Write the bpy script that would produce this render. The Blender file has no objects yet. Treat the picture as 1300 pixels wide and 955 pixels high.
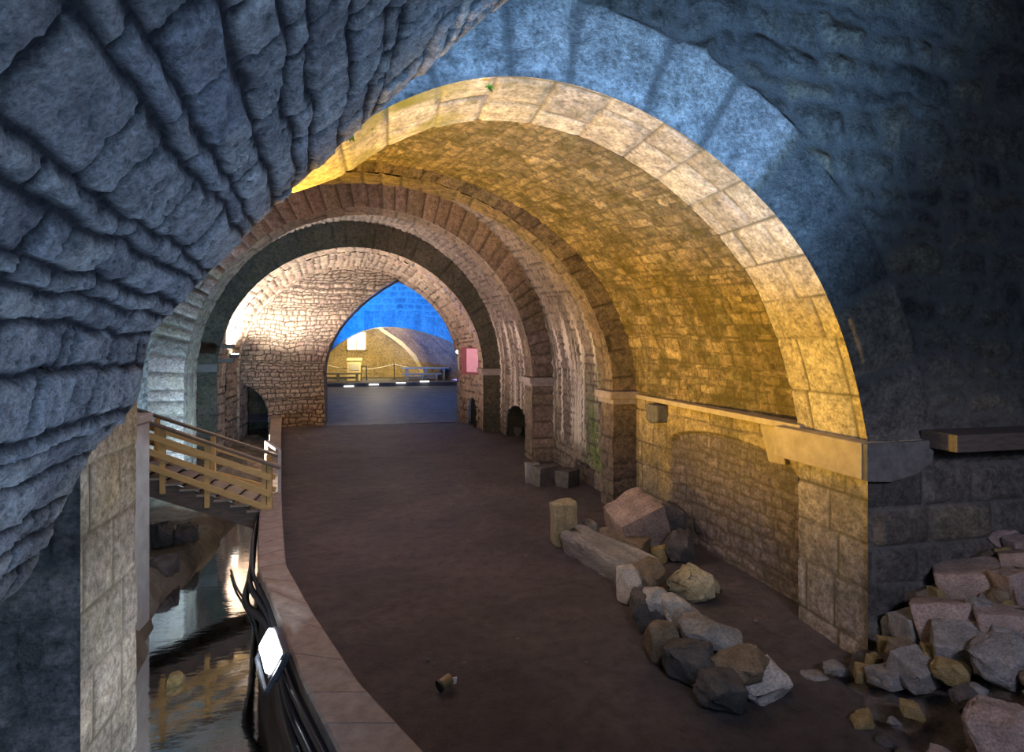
import bpy, bmesh, math, random
import numpy as np
from mathutils import Vector, Matrix, Euler

scene = bpy.context.scene
col = scene.collection
PI = math.pi
# ------------------------------------------------------------------ camera
A = math.radians(12.2); F = 720.0; CZ = 2.8; HOR = 442.0
SA, CA = math.sin(A), math.cos(A)
cam_d = bpy.data.cameras.new('camera'); cam = bpy.data.objects.new('camera', cam_d); col.objects.link(cam)
cam_d.sensor_fit = 'HORIZONTAL'; cam_d.sensor_width = 36.0; cam_d.lens = F / 1300 * 36; cam_d.shift_y = -35.5 / 1300
cam_d.clip_start = 0.05; cam_d.clip_end = 200
cam.location = (0, 0, CZ); cam.rotation_euler = (PI / 2, 0, -A)
scene.camera = cam

def ray(u, v):
    xc = (u - 650) / F
    return np.array([SA + xc * CA, CA - xc * SA, (HOR - v) / F])
def on_y(u, v, Y):
    d = ray(u, v); k = Y / d[1]
    return np.array([d[0] * k, Y, CZ + d[2] * k])
def on_z(u, v, z):
    d = ray(u, v); k = (z - CZ) / d[2]
    return np.array([d[0] * k, d[1] * k, z])
def at_depth(u, v, k):
    d = ray(u, v); return np.array([d[0] * k, d[1] * k, CZ + d[2] * k])

# ------------------------------------------------------------------ noise
def hsh(ix, iy, seed):
    n = (ix.astype(np.int64) * 374761393 + iy.astype(np.int64) * 668265263 + seed * 974711) & 0x7fffffff
    n = ((n ^ (n >> 13)) * 1274126177) & 0x7fffffff
    n = ((n ^ (n >> 15)) * 1103515245 + 12345) & 0x7fffffff
    return ((n ^ (n >> 16)) & 0xffff) / 65535.0
def vn(x, y, seed=0):
    ix = np.floor(x); iy = np.floor(y); fx = x - ix; fy = y - iy
    fx = fx * fx * (3 - 2 * fx); fy = fy * fy * (3 - 2 * fy)
    a = hsh(ix, iy, seed); b = hsh(ix + 1, iy, seed); c = hsh(ix, iy + 1, seed); d = hsh(ix + 1, iy + 1, seed)
    return (a * (1 - fx) + b * fx) * (1 - fy) + (c * (1 - fx) + d * fx) * fy
def fbm(x, y, seed=0, o=4):
    r = 0; a = 0.5
    for k in range(o):
        r = r + a * vn(x, y, seed + k * 17); x = x * 2.03 + 5.1; y = y * 2.03 + 3.7; a *= 0.5
    return r / (1 - 0.5 ** o)
def sstep(a, b, x):
    t = np.clip((x - a) / (b - a), 0, 1); return t * t * (3 - 2 * t)

def masonry(S, T, ch, bw, seed, jw=0.02, warp=0.04, jit=0.5, chj=0.35, rough=0.35, wf=1.4, rw=2.6, tk=.9):
    """courses of height ch along T, stones of length bw along S; height, joint mask, stone random"""
    s = S + warp * 2 * (fbm(S * wf, T * wf, seed + 1, 3) - .5) + warp * .6 * (vn(S * 9, T * 9, seed + 2) - .5)
    t = T + warp * 2 * (fbm(S * wf + 31, T * wf + 7, seed + 3, 3) - .5) + warp * .6 * (vn(S * 9, T * 9 + 50, seed + 4) - .5)
    rs = np.random.RandomState(seed)
    lo, hi = t.min() - ch, t.max() + ch * 2
    hs = ch * (1 + chj * 2 * (rs.rand(int((hi - lo) / ch * 1.6) + 4) - .5))
    b = lo + np.concatenate([[0], np.cumsum(hs)])
    row = np.searchsorted(b, t) - 1; row = np.clip(row, 0, len(b) - 2)
    dt = np.minimum(t - b[row], b[row + 1] - t)
    r = row.astype(float)
    w = bw * (0.75 + 0.5 * hsh(r, r * 0, seed + 9))
    q = s / w + hsh(r, r * 0 + 3, seed + 5) * 7
    k = np.floor(q)
    def bnd(kk): return kk + jit * (hsh(r, kk, seed + 11) - .5)
    k = np.where(q < bnd(k), k - 1, k); k = np.where(q >= bnd(k + 1), k + 1, k)
    b0, b1 = bnd(k), bnd(k + 1)
    dsd = np.minimum(q - b0, b1 - q) * w
    d = np.minimum(dsd, dt)
    rnd = hsh(r, k, seed + 21)
    jm = sstep(0.15 * jw, jw, d)
    rounding = sstep(0, jw * rw, d)
    tx = hsh(r, k, seed + 23) - .5; ty = hsh(r, k, seed + 25) - .5
    fs = np.clip((q - (b0 + b1) / 2) * w, -.3, .3) * (1.0 if bw < 5 else 0.0); ft = t - (b[row] + b[row + 1]) / 2
    h = rounding * (0.55 + 0.45 * rnd + (tx * fs + ty * ft) / max(ch, .1) * tk) + rough * (fbm(S * 14, T * 14, seed + 30, 4) - .5) * (0.3 + .7 * rounding)
    return h, jm, rnd

# ------------------------------------------------------------------ materials
def lin(r, g, b): return (r, g, b, 1)
class NT:
    def __init__(s, name):
        s.m = bpy.data.materials.new(name); s.m.use_nodes = True
        s.t = s.m.node_tree; s.n = s.t.nodes; s.l = s.t.links
        s.n.clear(); s.out = s.n.new('ShaderNodeOutputMaterial')
    def node(s, t, **kw):
        n = s.n.new('ShaderNode' + t)
        for k, v in kw.items(): setattr(n, k, v)
        return n
    def link(s, a, b): s.l.new(a, b)
    def mix(s, fac, a, b, bt='MIX'):
        n = s.node('MixRGB', blend_type=bt)
        for i, x in ((0, fac), (1, a), (2, b)):
            if isinstance(x, (int, float)): n.inputs[i].default_value = x if i == 0 else (x, x, x, 1)
            elif isinstance(x, tuple): n.inputs[i].default_value = x
            else: s.link(x, n.inputs[i])
        return n.outputs[0]
    def math(s, op, a, b=0.0, clamp=False):
        n = s.node('Math', operation=op, use_clamp=clamp)
        for i, x in ((0, a), (1, b)):
            if isinstance(x, (int, float)): n.inputs[i].default_value = x
            else: s.link(x, n.inputs[i])
        return n.outputs[0]
    def ramp(s, fac, stops):
        n = s.node('ValToRGB'); cr = n.color_ramp
        while len(cr.elements) < len(stops): cr.elements.new(0.5)
        for e, (p, c) in zip(cr.elements, stops): e.position = p; e.color = c if len(c) == 4 else (*c, 1)
        s.link(fac, n.inputs[0]); return n.outputs[0]
    def noise(s, vec, scale, detail=5, rough=.6, scl=None):
        if scl:
            mp = s.node('Mapping'); mp.inputs['Scale'].default_value = scl; s.link(vec, mp.inputs[0]); vec = mp.outputs[0]
        n = s.node('TexNoise'); n.inputs['Scale'].default_value = scale; n.inputs['Detail'].default_value = detail
        n.inputs['Roughness'].default_value = rough; s.link(vec, n.inputs['Vector']); return n.outputs[0]
    def pos(s): return s.node('NewGeometry').outputs['Position']
    def principled(s, **kw):
        p = s.node('BsdfPrincipled')
        for k, v in kw.items():
            i = p.inputs[k.replace('_', ' ')]
            if hasattr(v, 'is_linked'): s.link(v, i)
            else: i.default_value = v
        s.link(p.outputs[0], s.out.inputs[0]); return p

def stone_mat(name, cols, joint, zone=None, mossc=(0.10, 0.13, 0.02), mossn=0.0, streak=0.0, bump=0.5, bscale=28, rough=.85, stain=0.6, jamt=1.0):
    """M: r = stone random, g = joint mask (1 on stone), b = moss / streak mask, a = second palette mask"""
    k = NT(name); at = k.node('Attribute', attribute_name='M'); sp = k.node('SeparateColor'); k.link(at.outputs['Color'], sp.inputs[0])
    R, G, B, Z = sp.outputs[0], sp.outputs[1], sp.outputs[2], at.outputs['Alpha']
    p = k.pos()
    n1 = k.noise(p, 1.3, 4); n2 = k.noise(p, 9, 6, .7); n3 = k.noise(p, bscale, 8, .72)
    st = len(cols) - 1
    c = k.ramp(R, [(i / st, cols[i]) for i in range(st + 1)])
    if zone: 
        c2 = k.ramp(R, [(i / (len(zone) - 1), zone[i]) for i in range(len(zone))]); c = k.mix(Z, c, c2)
    v = k.ramp(n2, [(.3, (1 - stain,) * 3), (.5, (.9,) * 3), (.7, (1.35,) * 3)])
    c = k.mix(1.0, c, v, 'MULTIPLY')
    v = k.ramp(n3, [(.33, (.4,) * 3), (.5, (.95,) * 3), (.68, (1.5,) * 3)])
    c = k.mix(.9, c, v, 'MULTIPLY')
    v = k.ramp(n1, [(.3, (.6, .6, .62)), (.5, (1, 1, 1)), (.7, (1.2, 1.15, 1.05))])
    c = k.mix(.8, c, v, 'MULTIPLY')
    jf = k.math('SUBTRACT', 1.0, G, True); jf = k.math('MULTIPLY', jf, jamt, True)
    c = k.mix(jf, c, (*joint, 1))
    if mossn > 0:
        mn = k.noise(p, 2.2, 6, .65); mf = k.ramp(mn, [(.45, (0, 0, 0)), (.68, (1, 1, 1))])
        mf = k.math('MULTIPLY', mf, mossn, True)
        if not streak: mf = k.math('ADD', mf, B, True)
        mf = k.math('MULTIPLY', mf, k.math('ADD', n3, .45), True)
        c = k.mix(mf, c, (*mossc, 1))
    if streak > 0:
        sn = k.noise(p, 1.0, 5, .7, scl=(2.6, 2.6, .13)); sf = k.ramp(sn, [(.50, (0, 0, 0)), (.60, (1, 1, 1))])
        sf = k.math('MULTIPLY', sf, B, True); sf = k.math('MULTIPLY', sf, streak, True)
        c = k.mix(sf, c, (.62, .55, .47, 1))
    bm = k.node('Bump'); bm.inputs['Strength'].default_value = bump; bm.inputs['Distance'].default_value = .05
    hh = k.math('ADD', n3, k.math('MULTIPLY', n2, .8)); k.link(hh, bm.inputs['Height'])
    pr = k.principled(Base_Color=c, Roughness=rough); pr.inputs['Specular IOR Level'].default_value = .3
    k.link(bm.outputs[0], pr.inputs['Normal'])
    return k.m

def simple_mat(name, c1, c2, scale=12, rough=.6, bump=.15, metal=0.0, stretch=None):
    k = NT(name); p = k.node('TexCoord').outputs['Object']
    n = k.noise(p, scale, 6, .65, scl=stretch)
    c = k.ramp(n, [(.3, c1), (.7, c2)])
    bm = k.node('Bump'); bm.inputs['Strength'].default_value = bump; bm.inputs['Distance'].default_value = .01; k.link(n, bm.inputs['Height'])
    pr = k.principled(Base_Color=c, Roughness=rough, Metallic=metal); k.link(bm.outputs[0], pr.inputs['Normal'])
    return k.m
def glow_mat(name, c, s):
    k = NT(name); e = k.node('Emission'); e.inputs[0].default_value = (*c, 1); e.inputs[1].default_value = s
    k.link(e.outputs[0], k.out.inputs[0]); return k.m

M = {}
M['rubble'] = stone_mat('rough_vault_stone', [(.20, .19, .18), (.30, .285, .26), (.36, .34, .30), (.27, .27, .27)], (.004, .004, .005), bump=1.0, bscale=55, stain=.65)
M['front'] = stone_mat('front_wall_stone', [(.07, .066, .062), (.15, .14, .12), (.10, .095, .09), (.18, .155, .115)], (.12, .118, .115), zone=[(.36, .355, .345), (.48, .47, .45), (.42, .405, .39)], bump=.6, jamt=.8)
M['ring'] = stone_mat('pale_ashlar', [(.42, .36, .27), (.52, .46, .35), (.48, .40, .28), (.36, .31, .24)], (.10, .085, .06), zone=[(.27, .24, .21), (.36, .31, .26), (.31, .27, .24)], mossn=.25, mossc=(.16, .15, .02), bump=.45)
M['vaultB'] = stone_mat('mossy_vault_stone', [(.22, .17, .09), (.38, .29, .16), (.19, .16, .08), (.50, .39, .22), (.30, .22, .12)], (.13, .10, .055), mossn=1.0, mossc=(.085, .068, .012), bump=.9, stain=.75)
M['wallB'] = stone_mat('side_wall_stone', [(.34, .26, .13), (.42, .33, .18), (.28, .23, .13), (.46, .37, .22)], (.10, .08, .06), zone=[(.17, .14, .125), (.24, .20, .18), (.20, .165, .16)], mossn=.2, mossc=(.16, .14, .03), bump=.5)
M['mossy'] = stone_mat('streaked_stone', [(.17, .14, .115), (.24, .20, .165), (.20, .16, .14)], (.055, .045, .04), zone=[(.09, .17, .025), (.13, .21, .035), (.15, .18, .05)], streak=.95, bump=.8)
M['brown'] = stone_mat('brown_stone', [(.15, .115, .085), (.22, .17, .125), (.18, .13, .105), (.26, .20, .14)], (.05, .038, .03), mossn=.15, bump=.8)
M['pink'] = stone_mat('pinkish_voussoirs', [(.22, .15, .125), (.31, .22, .18), (.26, .19, .14), (.20, .15, .12)], (.06, .045, .035), mossn=.2, mossc=(.15, .15, .03), bump=.6)
M['dark'] = stone_mat('dark_stone', [(.075, .065, .05), (.11, .095, .07), (.085, .075, .06)], (.03, .027, .02), mossn=.5, mossc=(.05, .06, .015), bump=.7)  # darker stone for the fourth arch face, niches and passage wall
M['haunch'] = stone_mat('haunch_stone', [(.30, .23, .17), (.42, .34, .26), (.36, .26, .21), (.47, .38, .28)], (.04, .03, .022), bump=.8)
M['bluewall'] = stone_mat('lime_washed_stone', [(.40, .42, .44), (.5, .52, .54), (.34, .37, .40)], (.75, .76, .78), bump=.5, stain=.35, jamt=.35)
M['farwall'] = stone_mat('ochre_plaster', [(.40, .31, .16), (.45, .36, .2), (.38, .30, .17)], (.28, .22, .12), zone=[(.22, .17, .16), (.28, .22, .22), (.2, .16, .17)], bump=.4, jamt=.6)
M['rib'] = simple_mat('pale_rib_stone', (.45, .38, .22), (.58, .5, .33), 6, .8, .4)

# floor of trodden earth
k = NT('trodden_earth'); p = k.pos(); n1 = k.noise(p, .8, 5); n2 = k.noise(p, 7, 8, .7); n3 = k.noise(p, 60, 6, .7)
c = k.ramp(n1, [(.3, (.066, .054, .055)), (.52, (.106, .085, .084)), (.72, (.142, .112, .105))])
c = k.mix(.8, c, k.ramp(n2, [(.33, (.4, .4, .4)), (.52, (1, 1, 1)), (.7, (1.45, 1.4, 1.35))]), 'MULTIPLY')
c = k.mix(k.ramp(n3, [(.70, (0, 0, 0)), (.76, (1, 1, 1))]), c, (.16, .14, .13, 1))
bm = k.node('Bump'); bm.inputs['Strength'].default_value = 1.0; bm.inputs['Distance'].default_value = .09; k.link(k.math('ADD', n2, k.math('MULTIPLY', n3, .4)), bm.inputs['Height'])
pr = k.principled(Base_Color=c, Roughness=k.math('ADD', k.math('MULTIPLY', n2, .35), .45)); k.link(bm.outputs[0], pr.inputs['Normal']); M['earth'] = k.m
# smooth paving of the far room
M['paving'] = simple_mat('smooth_paving', (.09, .09, .10), (.17, .17, .18), 2, .62, .2)
# channel bed
k = NT('silty_bed'); p = k.pos(); n1 = k.noise(p, 1.6, 6, .65); n2 = k.noise(p, 18, 6, .7)
c = k.ramp(n1, [(.3, (.06, .05, .035)), (.5, (.14, .12, .085)), (.7, (.21, .18, .13))]); c = k.mix(.7, c, k.ramp(n2, [(.3, (.5,) * 3), (.7, (1.2,) * 3)]), 'MULTIPLY')
bm = k.node('Bump'); bm.inputs['Strength'].default_value = .9; bm.inputs['Distance'].default_value = .04; k.link(n2, bm.inputs['Height'])
pr = k.principled(Base_Color=c, Roughness=.55); k.link(bm.outputs[0], pr.inputs['Normal']); M['bed'] = k.m
# shallow water: fresnel mirror over a tinted clear body
k = NT('shallow_water'); p = k.pos(); n = k.noise(p, 5, 3, .5, scl=(1, 2.5, 1)); bm = k.node('Bump'); bm.inputs['Strength'].default_value = .07; bm.inputs['Distance'].default_value = .02; k.link(n, bm.inputs['Height'])
tr = k.node('BsdfTransparent'); tr.inputs[0].default_value = (.80, .78, .66, 1); gl = k.node('BsdfGlossy'); gl.inputs['Roughness'].default_value = .05; k.link(bm.outputs[0], gl.inputs['Normal'])
fr = k.node('Fresnel'); fr.inputs[0].default_value = 1.30; k.link(bm.outputs[0], fr.inputs['Normal']); mx = k.node('MixShader'); k.link(fr.outputs[0], mx.inputs[0]); k.link(tr.outputs[0], mx.inputs[1]); k.link(gl.outputs[0], mx.inputs[2]); k.link(mx.outputs[0], k.out.inputs[0]); M['water'] = k.m

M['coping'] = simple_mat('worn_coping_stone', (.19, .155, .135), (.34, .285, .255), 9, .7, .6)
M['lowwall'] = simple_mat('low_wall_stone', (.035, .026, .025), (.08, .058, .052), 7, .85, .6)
M['wood'] = simple_mat('varnished_pine', (.36, .25, .09), (.50, .36, .15), 6, .5, .1, stretch=(2, 12, 12))
M['darkwood'] = simple_mat('dark_damp_timber', (.05, .042, .038), (.11, .09, .075), 6, .6, .2, stretch=(1, 8, 8))
M['handrail'] = simple_mat('dark_handrail', (.075, .06, .045), (.13, .10, .075), 6, .4, .1, stretch=(1, 9, 9))
M['tread'] = simple_mat('grey_worn_tread', (.22, .19, .17), (.33, .29, .25), 8, .55, .2, stretch=(8, 1, 8))
M['concrete'] = simple_mat('smooth_render', (.25, .245, .23), (.36, .355, .34), 5, .8, .15)
M['corbel'] = simple_mat('corbel_stone', (.28, .23, .16), (.44, .37, .26), 6, .85, .6)
M['darkcorbel'] = simple_mat('weathered_and_shade_stone', (.07, .068, .068), (.15, .145, .14), 10, .85, .8)  # weathered corbel, and the painted shade of the impost front slab
M['cable'] = simple_mat('black_cable_sheath', (.012, .014, .02), (.03, .034, .045), 8, .28, .05)
M['lamp_metal'] = simple_mat('lamp_housing', (.05, .05, .055), (.09, .09, .10), 9, .4, .05, .6)
M['lampbrown'] = simple_mat('brown_lamp_can', (.22, .14, .055), (.31, .2, .085), 9, .5, .05)
M['white'] = simple_mat('white_paint', (.75, .75, .74), (.85, .85, .84), 9, .6, .03)
M['rope'] = simple_mat('pale_rope', (.45, .43, .38), (.6, .57, .5), 40, .8, .2)
M['iron'] = simple_mat('dark_iron', (.03, .028, .028), (.06, .055, .05), 12, .5, .1, .5)
M['sign'] = simple_mat('maroon_board', (.16, .03, .05), (.21, .045, .07), 6, .5, .03)
M['notice'] = simple_mat('pink_notice', (.62, .32, .45), (.70, .38, .52), 6, .5, .03)
M['fern'] = simple_mat('fern_green', (.08, .20, .01), (.16, .30, .02), 30, .6, .1)
M['paleboard'] = simple_mat('pale_pine_board', (.50, .40, .2), (.62, .5, .27), 6, .55, .1, stretch=(1, 8, 8))
M['greyboard'] = simple_mat('weathered_grey_board', (.32, .31, .29), (.42, .41, .39), 6, .55, .1, stretch=(1, 8, 8))
M['hot'] = glow_mat('lit_lamp_glass', (.85, .93, 1), 60)
M['warmhot'] = glow_mat('lit_warm_lamp_glass', (1, .93, .8), 40)
M['strip'] = glow_mat('lit_floor_strip', (1, .98, .95), 3.0)
M['pane'] = glow_mat('bright_window_pane', (1, 1, .96), 2.5)

def rock_mat(name, a, b, c, patch):
    k = NT(name); p = k.node('TexCoord').outputs['Object']
    n1 = k.noise(p, 3.0, 5, .6); n2 = k.noise(p, 22, 8, .75)
    cc = k.ramp(n1, [(.3, a), (.5, b), (.7, c)]); cc = k.mix(.85, cc, k.ramp(n2, [(.33, (.35,) * 3), (.5, (.95,) * 3), (.68, (1.5,) * 3)]), 'MULTIPLY')
    pn = k.noise(p, 4.5, 5, .7); cc = k.mix(k.ramp(pn, [(.60, (0,) * 3), (.72, (.7,) * 3)]), cc, (*patch, 1))
    bm = k.node('Bump'); bm.inputs['Strength'].default_value = .8; bm.inputs['Distance'].default_value = .02; k.link(n2, bm.inputs['Height'])
    pr = k.principled(Base_Color=cc, Roughness=.85); k.link(bm.outputs[0], pr.inputs['Normal']); return k.m
M['rock_grey'] = rock_mat('grey_rock', (.15, .145, .14), (.24, .23, .22), (.31, .29, .27), (.17, .13, .07))
M['rock_pink'] = rock_mat('pinkish_rock', (.22, .17, .15), (.33, .25, .22), (.40, .31, .27), (.19, .17, .16))
M['rock_brown'] = rock_mat('brown_rock', (.12, .09, .06), (.20, .15, .10), (.25, .19, .12), (.12, .11, .06))
M['rock_ochre'] = rock_mat('ochre_rock', (.22, .16, .06), (.30, .22, .09), (.34, .26, .13), (.14, .11, .06))
M['rock_white'] = rock_mat('pale_rock', (.32, .30, .28), (.44, .41, .38), (.52, .49, .46), (.22, .18, .14))
M['rock_dark'] = rock_mat('dark_rock', (.05, .045, .045), (.09, .08, .075), (.13, .11, .10), (.07, .07, .05))
M['rock_lime'] = rock_mat('lichened_rock', (.24, .21, .12), (.36, .32, .20), (.44, .39, .27), (.20, .17, .09))

# ------------------------------------------------------------------ object helpers
def tag(o, label=None, cat=None, group=None, kind=None):
    if label: o['label'] = label
    if cat: o['category'] = cat
    if group: o['group'] = group
    if kind: o['kind'] = kind
    return o
def empty(name, loc, label, cat, group=None, rz=0):
    o = bpy.data.objects.new(name, None); col.objects.link(o); o.location = loc; o.rotation_euler = (0, 0, rz); o.empty_display_size = .2
    return tag(o, label, cat, group)
def link_mesh(name, me, mat, parent=None, loc=None):
    o = bpy.data.objects.new(name, me); col.objects.link(o)
    if mat: me.materials.append(mat)
    if parent: o.parent = parent
    if loc is not None: o.location = loc
    return o
def bm_obj(name, bm, mat, parent=None, loc=None, smooth=False):
    bmesh.ops.recalc_face_normals(bm, faces=bm.faces)
    me = bpy.data.meshes.new(name); bm.to_mesh(me); bm.free()
    if smooth:
        for p in me.polygons: p.use_smooth = True
    return link_mesh(name, me, mat, parent, loc)

def box(bm, c, s, rot=None, bev=0.0):
    r = bmesh.ops.create_cube(bm, size=1.0); vs = r['verts']
    m = Matrix.Translation(Vector(c)) @ (rot.to_4x4() if rot else Matrix()) @ Matrix.Diagonal((*s, 1))
    bmesh.ops.transform(bm, matrix=m, verts=vs)
    if bev: bmesh.ops.bevel(bm, geom=list({e for v in vs for e in v.link_edges}), offset=bev, segments=2, affect='EDGES', profile=.6)
def bar(bm, a, b, w, h, bev=.006, up=(0, 0, 1)):
    a, b = Vector(a), Vector(b); d = b - a; L = d.length; x = d.normalized(); z = Vector(up); y = z.cross(x).normalized(); z = x.cross(y)
    rot = Matrix((x, y, z)).transposed(); box(bm, (a + b) / 2, (L, w, h), rot, bev)
def tube(bm, pts, r, seg=8):
    pts = [Vector(p) for p in pts]; rings = []
    for i, p in enumerate(pts):
        d = (pts[min(i + 1, len(pts) - 1)] - pts[max(i - 1, 0)]).normalized()
        u = d.orthogonal() if abs(d.z) > .95 else Vector((0, 0, 1)).cross(d); u.normalize(); w = d.cross(u)
        rr = r[i] if isinstance(r, (list, tuple)) else r
        rings.append([bm.verts.new(p + (u * math.cos(2 * PI * k / seg) + w * math.sin(2 * PI * k / seg)) * rr) for k in range(seg)])
    for a, b in zip(rings, rings[1:]):
        for k in range(seg): bm.faces.new((a[k], a[(k + 1) % seg], b[(k + 1) % seg], b[k]))
    bm.faces.new(rings[0][::-1]); bm.faces.new(rings[-1])
def catmull(pts, n):
    """smooth curve through pts (chord-length Hermite, limited tangents), resampled to even arc length"""
    P = np.array(pts, float); L = np.linalg.norm(np.diff(P, axis=0), axis=1); u = np.concatenate([[0], np.cumsum(L)])
    sl = np.diff(P, axis=0) / L[:, None]; m = np.zeros_like(P); m[0] = sl[0]; m[-1] = sl[-1]
    m[1:-1] = (sl[:-1] * L[1:, None] + sl[1:] * L[:-1, None]) / (L[1:] + L[:-1])[:, None]
    q = np.linspace(0, u[-1], n * 4); k = np.clip(np.searchsorted(u, q, side='right') - 1, 0, len(L) - 1)
    t = ((q - u[k]) / L[k])[:, None]; h = L[k][:, None]
    out = (2 * t**3 - 3 * t**2 + 1) * P[k] + (t**3 - 2 * t**2 + t) * h * m[k] + (-2 * t**3 + 3 * t**2) * P[k + 1] + (t**3 - t**2) * h * m[k + 1]
    A_ = np.concatenate([[0], np.cumsum(np.linalg.norm(np.diff(out, axis=0), axis=1))])
    q = np.linspace(0, A_[-1], n); return np.stack([np.interp(q, A_, out[:, j]) for j in range(out.shape[1])], 1)

def grid_mesh(name, P, Mcol, mat, keep=None):
    n, m = P.shape[:2]; idx = np.arange(n * m).reshape(n, m)
    q = np.stack([idx[:-1, :-1], idx[1:, :-1], idx[1:, 1:], idx[:-1, 1:]], -1)
    if keep is not None:
        kk = keep[:-1, :-1] & keep[1:, :-1] & keep[1:, 1:] & keep[:-1, 1:]; q = q[kk]
    q = q.reshape(-1, 4); used = np.unique(q); remap = np.full(n * m, -1, np.int64); remap[used] = np.arange(len(used))
    V = P.reshape(-1, 3)[used]; q = remap[q]; C = Mcol.reshape(-1, 4)[used]
    me = bpy.data.meshes.new(name)
    me.vertices.add(len(V)); me.vertices.foreach_set('co', V.astype(np.float32).ravel())
    me.loops.add(q.size); me.loops.foreach_set('vertex_index', q.astype(np.int32).ravel())
    me.polygons.add(len(q)); me.polygons.foreach_set('loop_start', np.arange(0, q.size, 4, dtype=np.int32)); me.polygons.foreach_set('use_smooth', np.ones(len(q), bool))
    a = me.color_attributes.new('M', 'FLOAT_COLOR', 'POINT'); a.data.foreach_set('color', C.astype(np.float32).ravel())
    me.update(calc_edges=True)
    return link_mesh(name, me, mat)

def surf(name, P, S, T, fn, amp, toward, mat, keep=None, label=None, cat=None, kind='structure'):
    """P grid of points; fn(S,T,P) -> h, joint, rnd, b, a; displaced by amp*h toward the viewer's side"""
    du = np.gradient(P, axis=0); dv = np.gradient(P, axis=1); N = np.cross(du, dv); N /= np.linalg.norm(N, axis=-1, keepdims=True) + 1e-9
    tw = toward - P; sg = np.where((N * tw).sum(-1).mean() >= 0, 1.0, -1.0)
    h, j, r, b, a = fn(S, T, P); one = np.ones(S.shape)
    Pd = P + N * sg * (amp * h)[..., None]
    o = grid_mesh(name, Pd, np.stack([r * one, j * one, b * one, a * one], -1), mat, keep)
    if sg < 0: o.data.flip_normals()
    return tag(o, label, cat, None, kind)

# ------------------------------------------------------------------ arch profiles
class Prof:
    def __init__(s, XL, XR, rise, zs=2.0, zl=-1.3, zr=-.3, pts=None):
        c = (XL + XR) / 2; h = (XR - XL) / 2
        if pts is None: pts = [(c - h * math.cos(q), zs + rise * math.sin(q)) for q in np.linspace(0, PI, 60)]
        else: pts = [tuple(q) for q in catmull(pts, 160)]
        s.L = np.array([(XL, zl), pts[0]]); s.A = np.array(pts); s.R = np.array([pts[-1], (XR, zr)])
    def ev(s, t):
        out = np.zeros((len(t), 2))
        for seg, lo in ((s.L, 0), (s.A, 1), (s.R, 2)):
            m = (t >= lo) & (t <= lo + 1); L = np.concatenate([[0], np.cumsum(np.linalg.norm(np.diff(seg, axis=0), axis=1))]); L /= L[-1]
            for j in (0, 1): out[m, j] = np.interp(t[m] - lo, L, seg[:, j])
        return out
def tgrid(p, ds, t0=0, t1=3):
    L = [np.linalg.norm(np.diff(q, axis=0), axis=1).sum() for q in (p.L, p.A, p.R)]; ts = []
    for i in range(3):
        lo, hi = max(t0, i), min(t1, i + 1)
        if hi - lo > 1e-6: ts.append(np.linspace(lo, hi, max(3, int(L[i] * (hi - lo) / ds)))[(1 if ts else 0):])
    return np.concatenate(ts)
def loft(name, p0, Y0, p1, Y1, ds, fn, amp, mat, t0=0, t1=3, keepfn=None, label=None, cat=None, face=False):
    t = tgrid(p0, ds, t0, t1); a = p0.ev(t); b = p1.ev(t)
    D = np.linalg.norm(b - a, axis=1).max(); n = max(3, int(math.hypot(D, Y1 - Y0) / ds)); q = np.linspace(0, 1, n)
    if face: q = q * (1 + .09 / D) - .06 / D
    XZ = a[:, None] * (1 - q)[None, :, None] + b[:, None] * q[None, :, None]
    P = np.zeros((len(t), n, 3)); P[..., 0] = XZ[..., 0]; P[..., 2] = XZ[..., 1]; P[..., 1] = Y0 + (Y1 - Y0) * q
    mid = (a + b) / 2; al = np.concatenate([[0], np.cumsum(np.linalg.norm(np.diff(mid, axis=0), axis=1))])
    T = np.repeat(al[:, None], n, 1); S = np.repeat((q * math.hypot(D, Y1 - Y0))[None], len(t), 0)
    if face: tw = np.array([0, 0, CZ])
    else:
        tw = P.copy(); tw[..., 0] = (a[0, 0] + a[-1, 0]) / 2; tw[..., 2] = 1.5
    kp = keepfn(P) if keepfn else None
    return surf(name, P, S, T, fn, amp, tw, mat, kp, label, cat)
Z0 = 0.0
def mfn(ch, bw, seed, b=0.0, a=0.0, **kw):
    def f(S, T, P):
        h, j, r = masonry(S, T, ch, bw, seed, **kw)
        return h, j, r, (b(P) if callable(b) else b), (a(P) if callable(a) else a)
    return f

# front arch from its traced outline on the wall plane Y = 4.2
YA, YA2 = 4.2, 5.09
arch_px = [(433, 166), (470, 141), (520, 117), (580, 98), (640, 91), (700, 96), (780, 119), (860, 160), (930, 212), (985, 266), (1030, 328), (1065, 400), (1090, 480), (1106, 560)]
pa = [(-2.0, 2.0), (-1.98, 2.5), (-1.88, 3.05), (-1.55, 3.6), (-.95, 4.05)] + [tuple(on_y(u, v, YA)[[0, 2]]) for u, v in arch_px]
XRA = pa[-1][0]
pA = Prof(-2.0, XRA, 0, zl=-1.3, zr=-.3, pts=pa)
pB0 = Prof(-3.6, 4.32, 3.05, pts=None)
pC0 = Prof(-4.7, 4.12, 3.67); pC1 = Prof(-4.35, 3.72, 3.52)
pD0 = Prof(-4.6, 4.05, 3.9); pE0 = Prof(-5.1, 4.0, 4.85); pE1 = Prof(-4.4, 3.48, 4.1)
pE2 = Prof(-5.0, 3.8, 4.45); pF0 = Prof(-5.64, 3.64, 4.83); pF1 = Prof(-5.1, 3.06, 4.02)
pG0 = Prof(-5.2, 3.02, 4.05); pG1 = Prof(-5.17, 2.70, 3.78); pG2 = Prof(-5.1, 2.62, 3.7)

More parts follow.
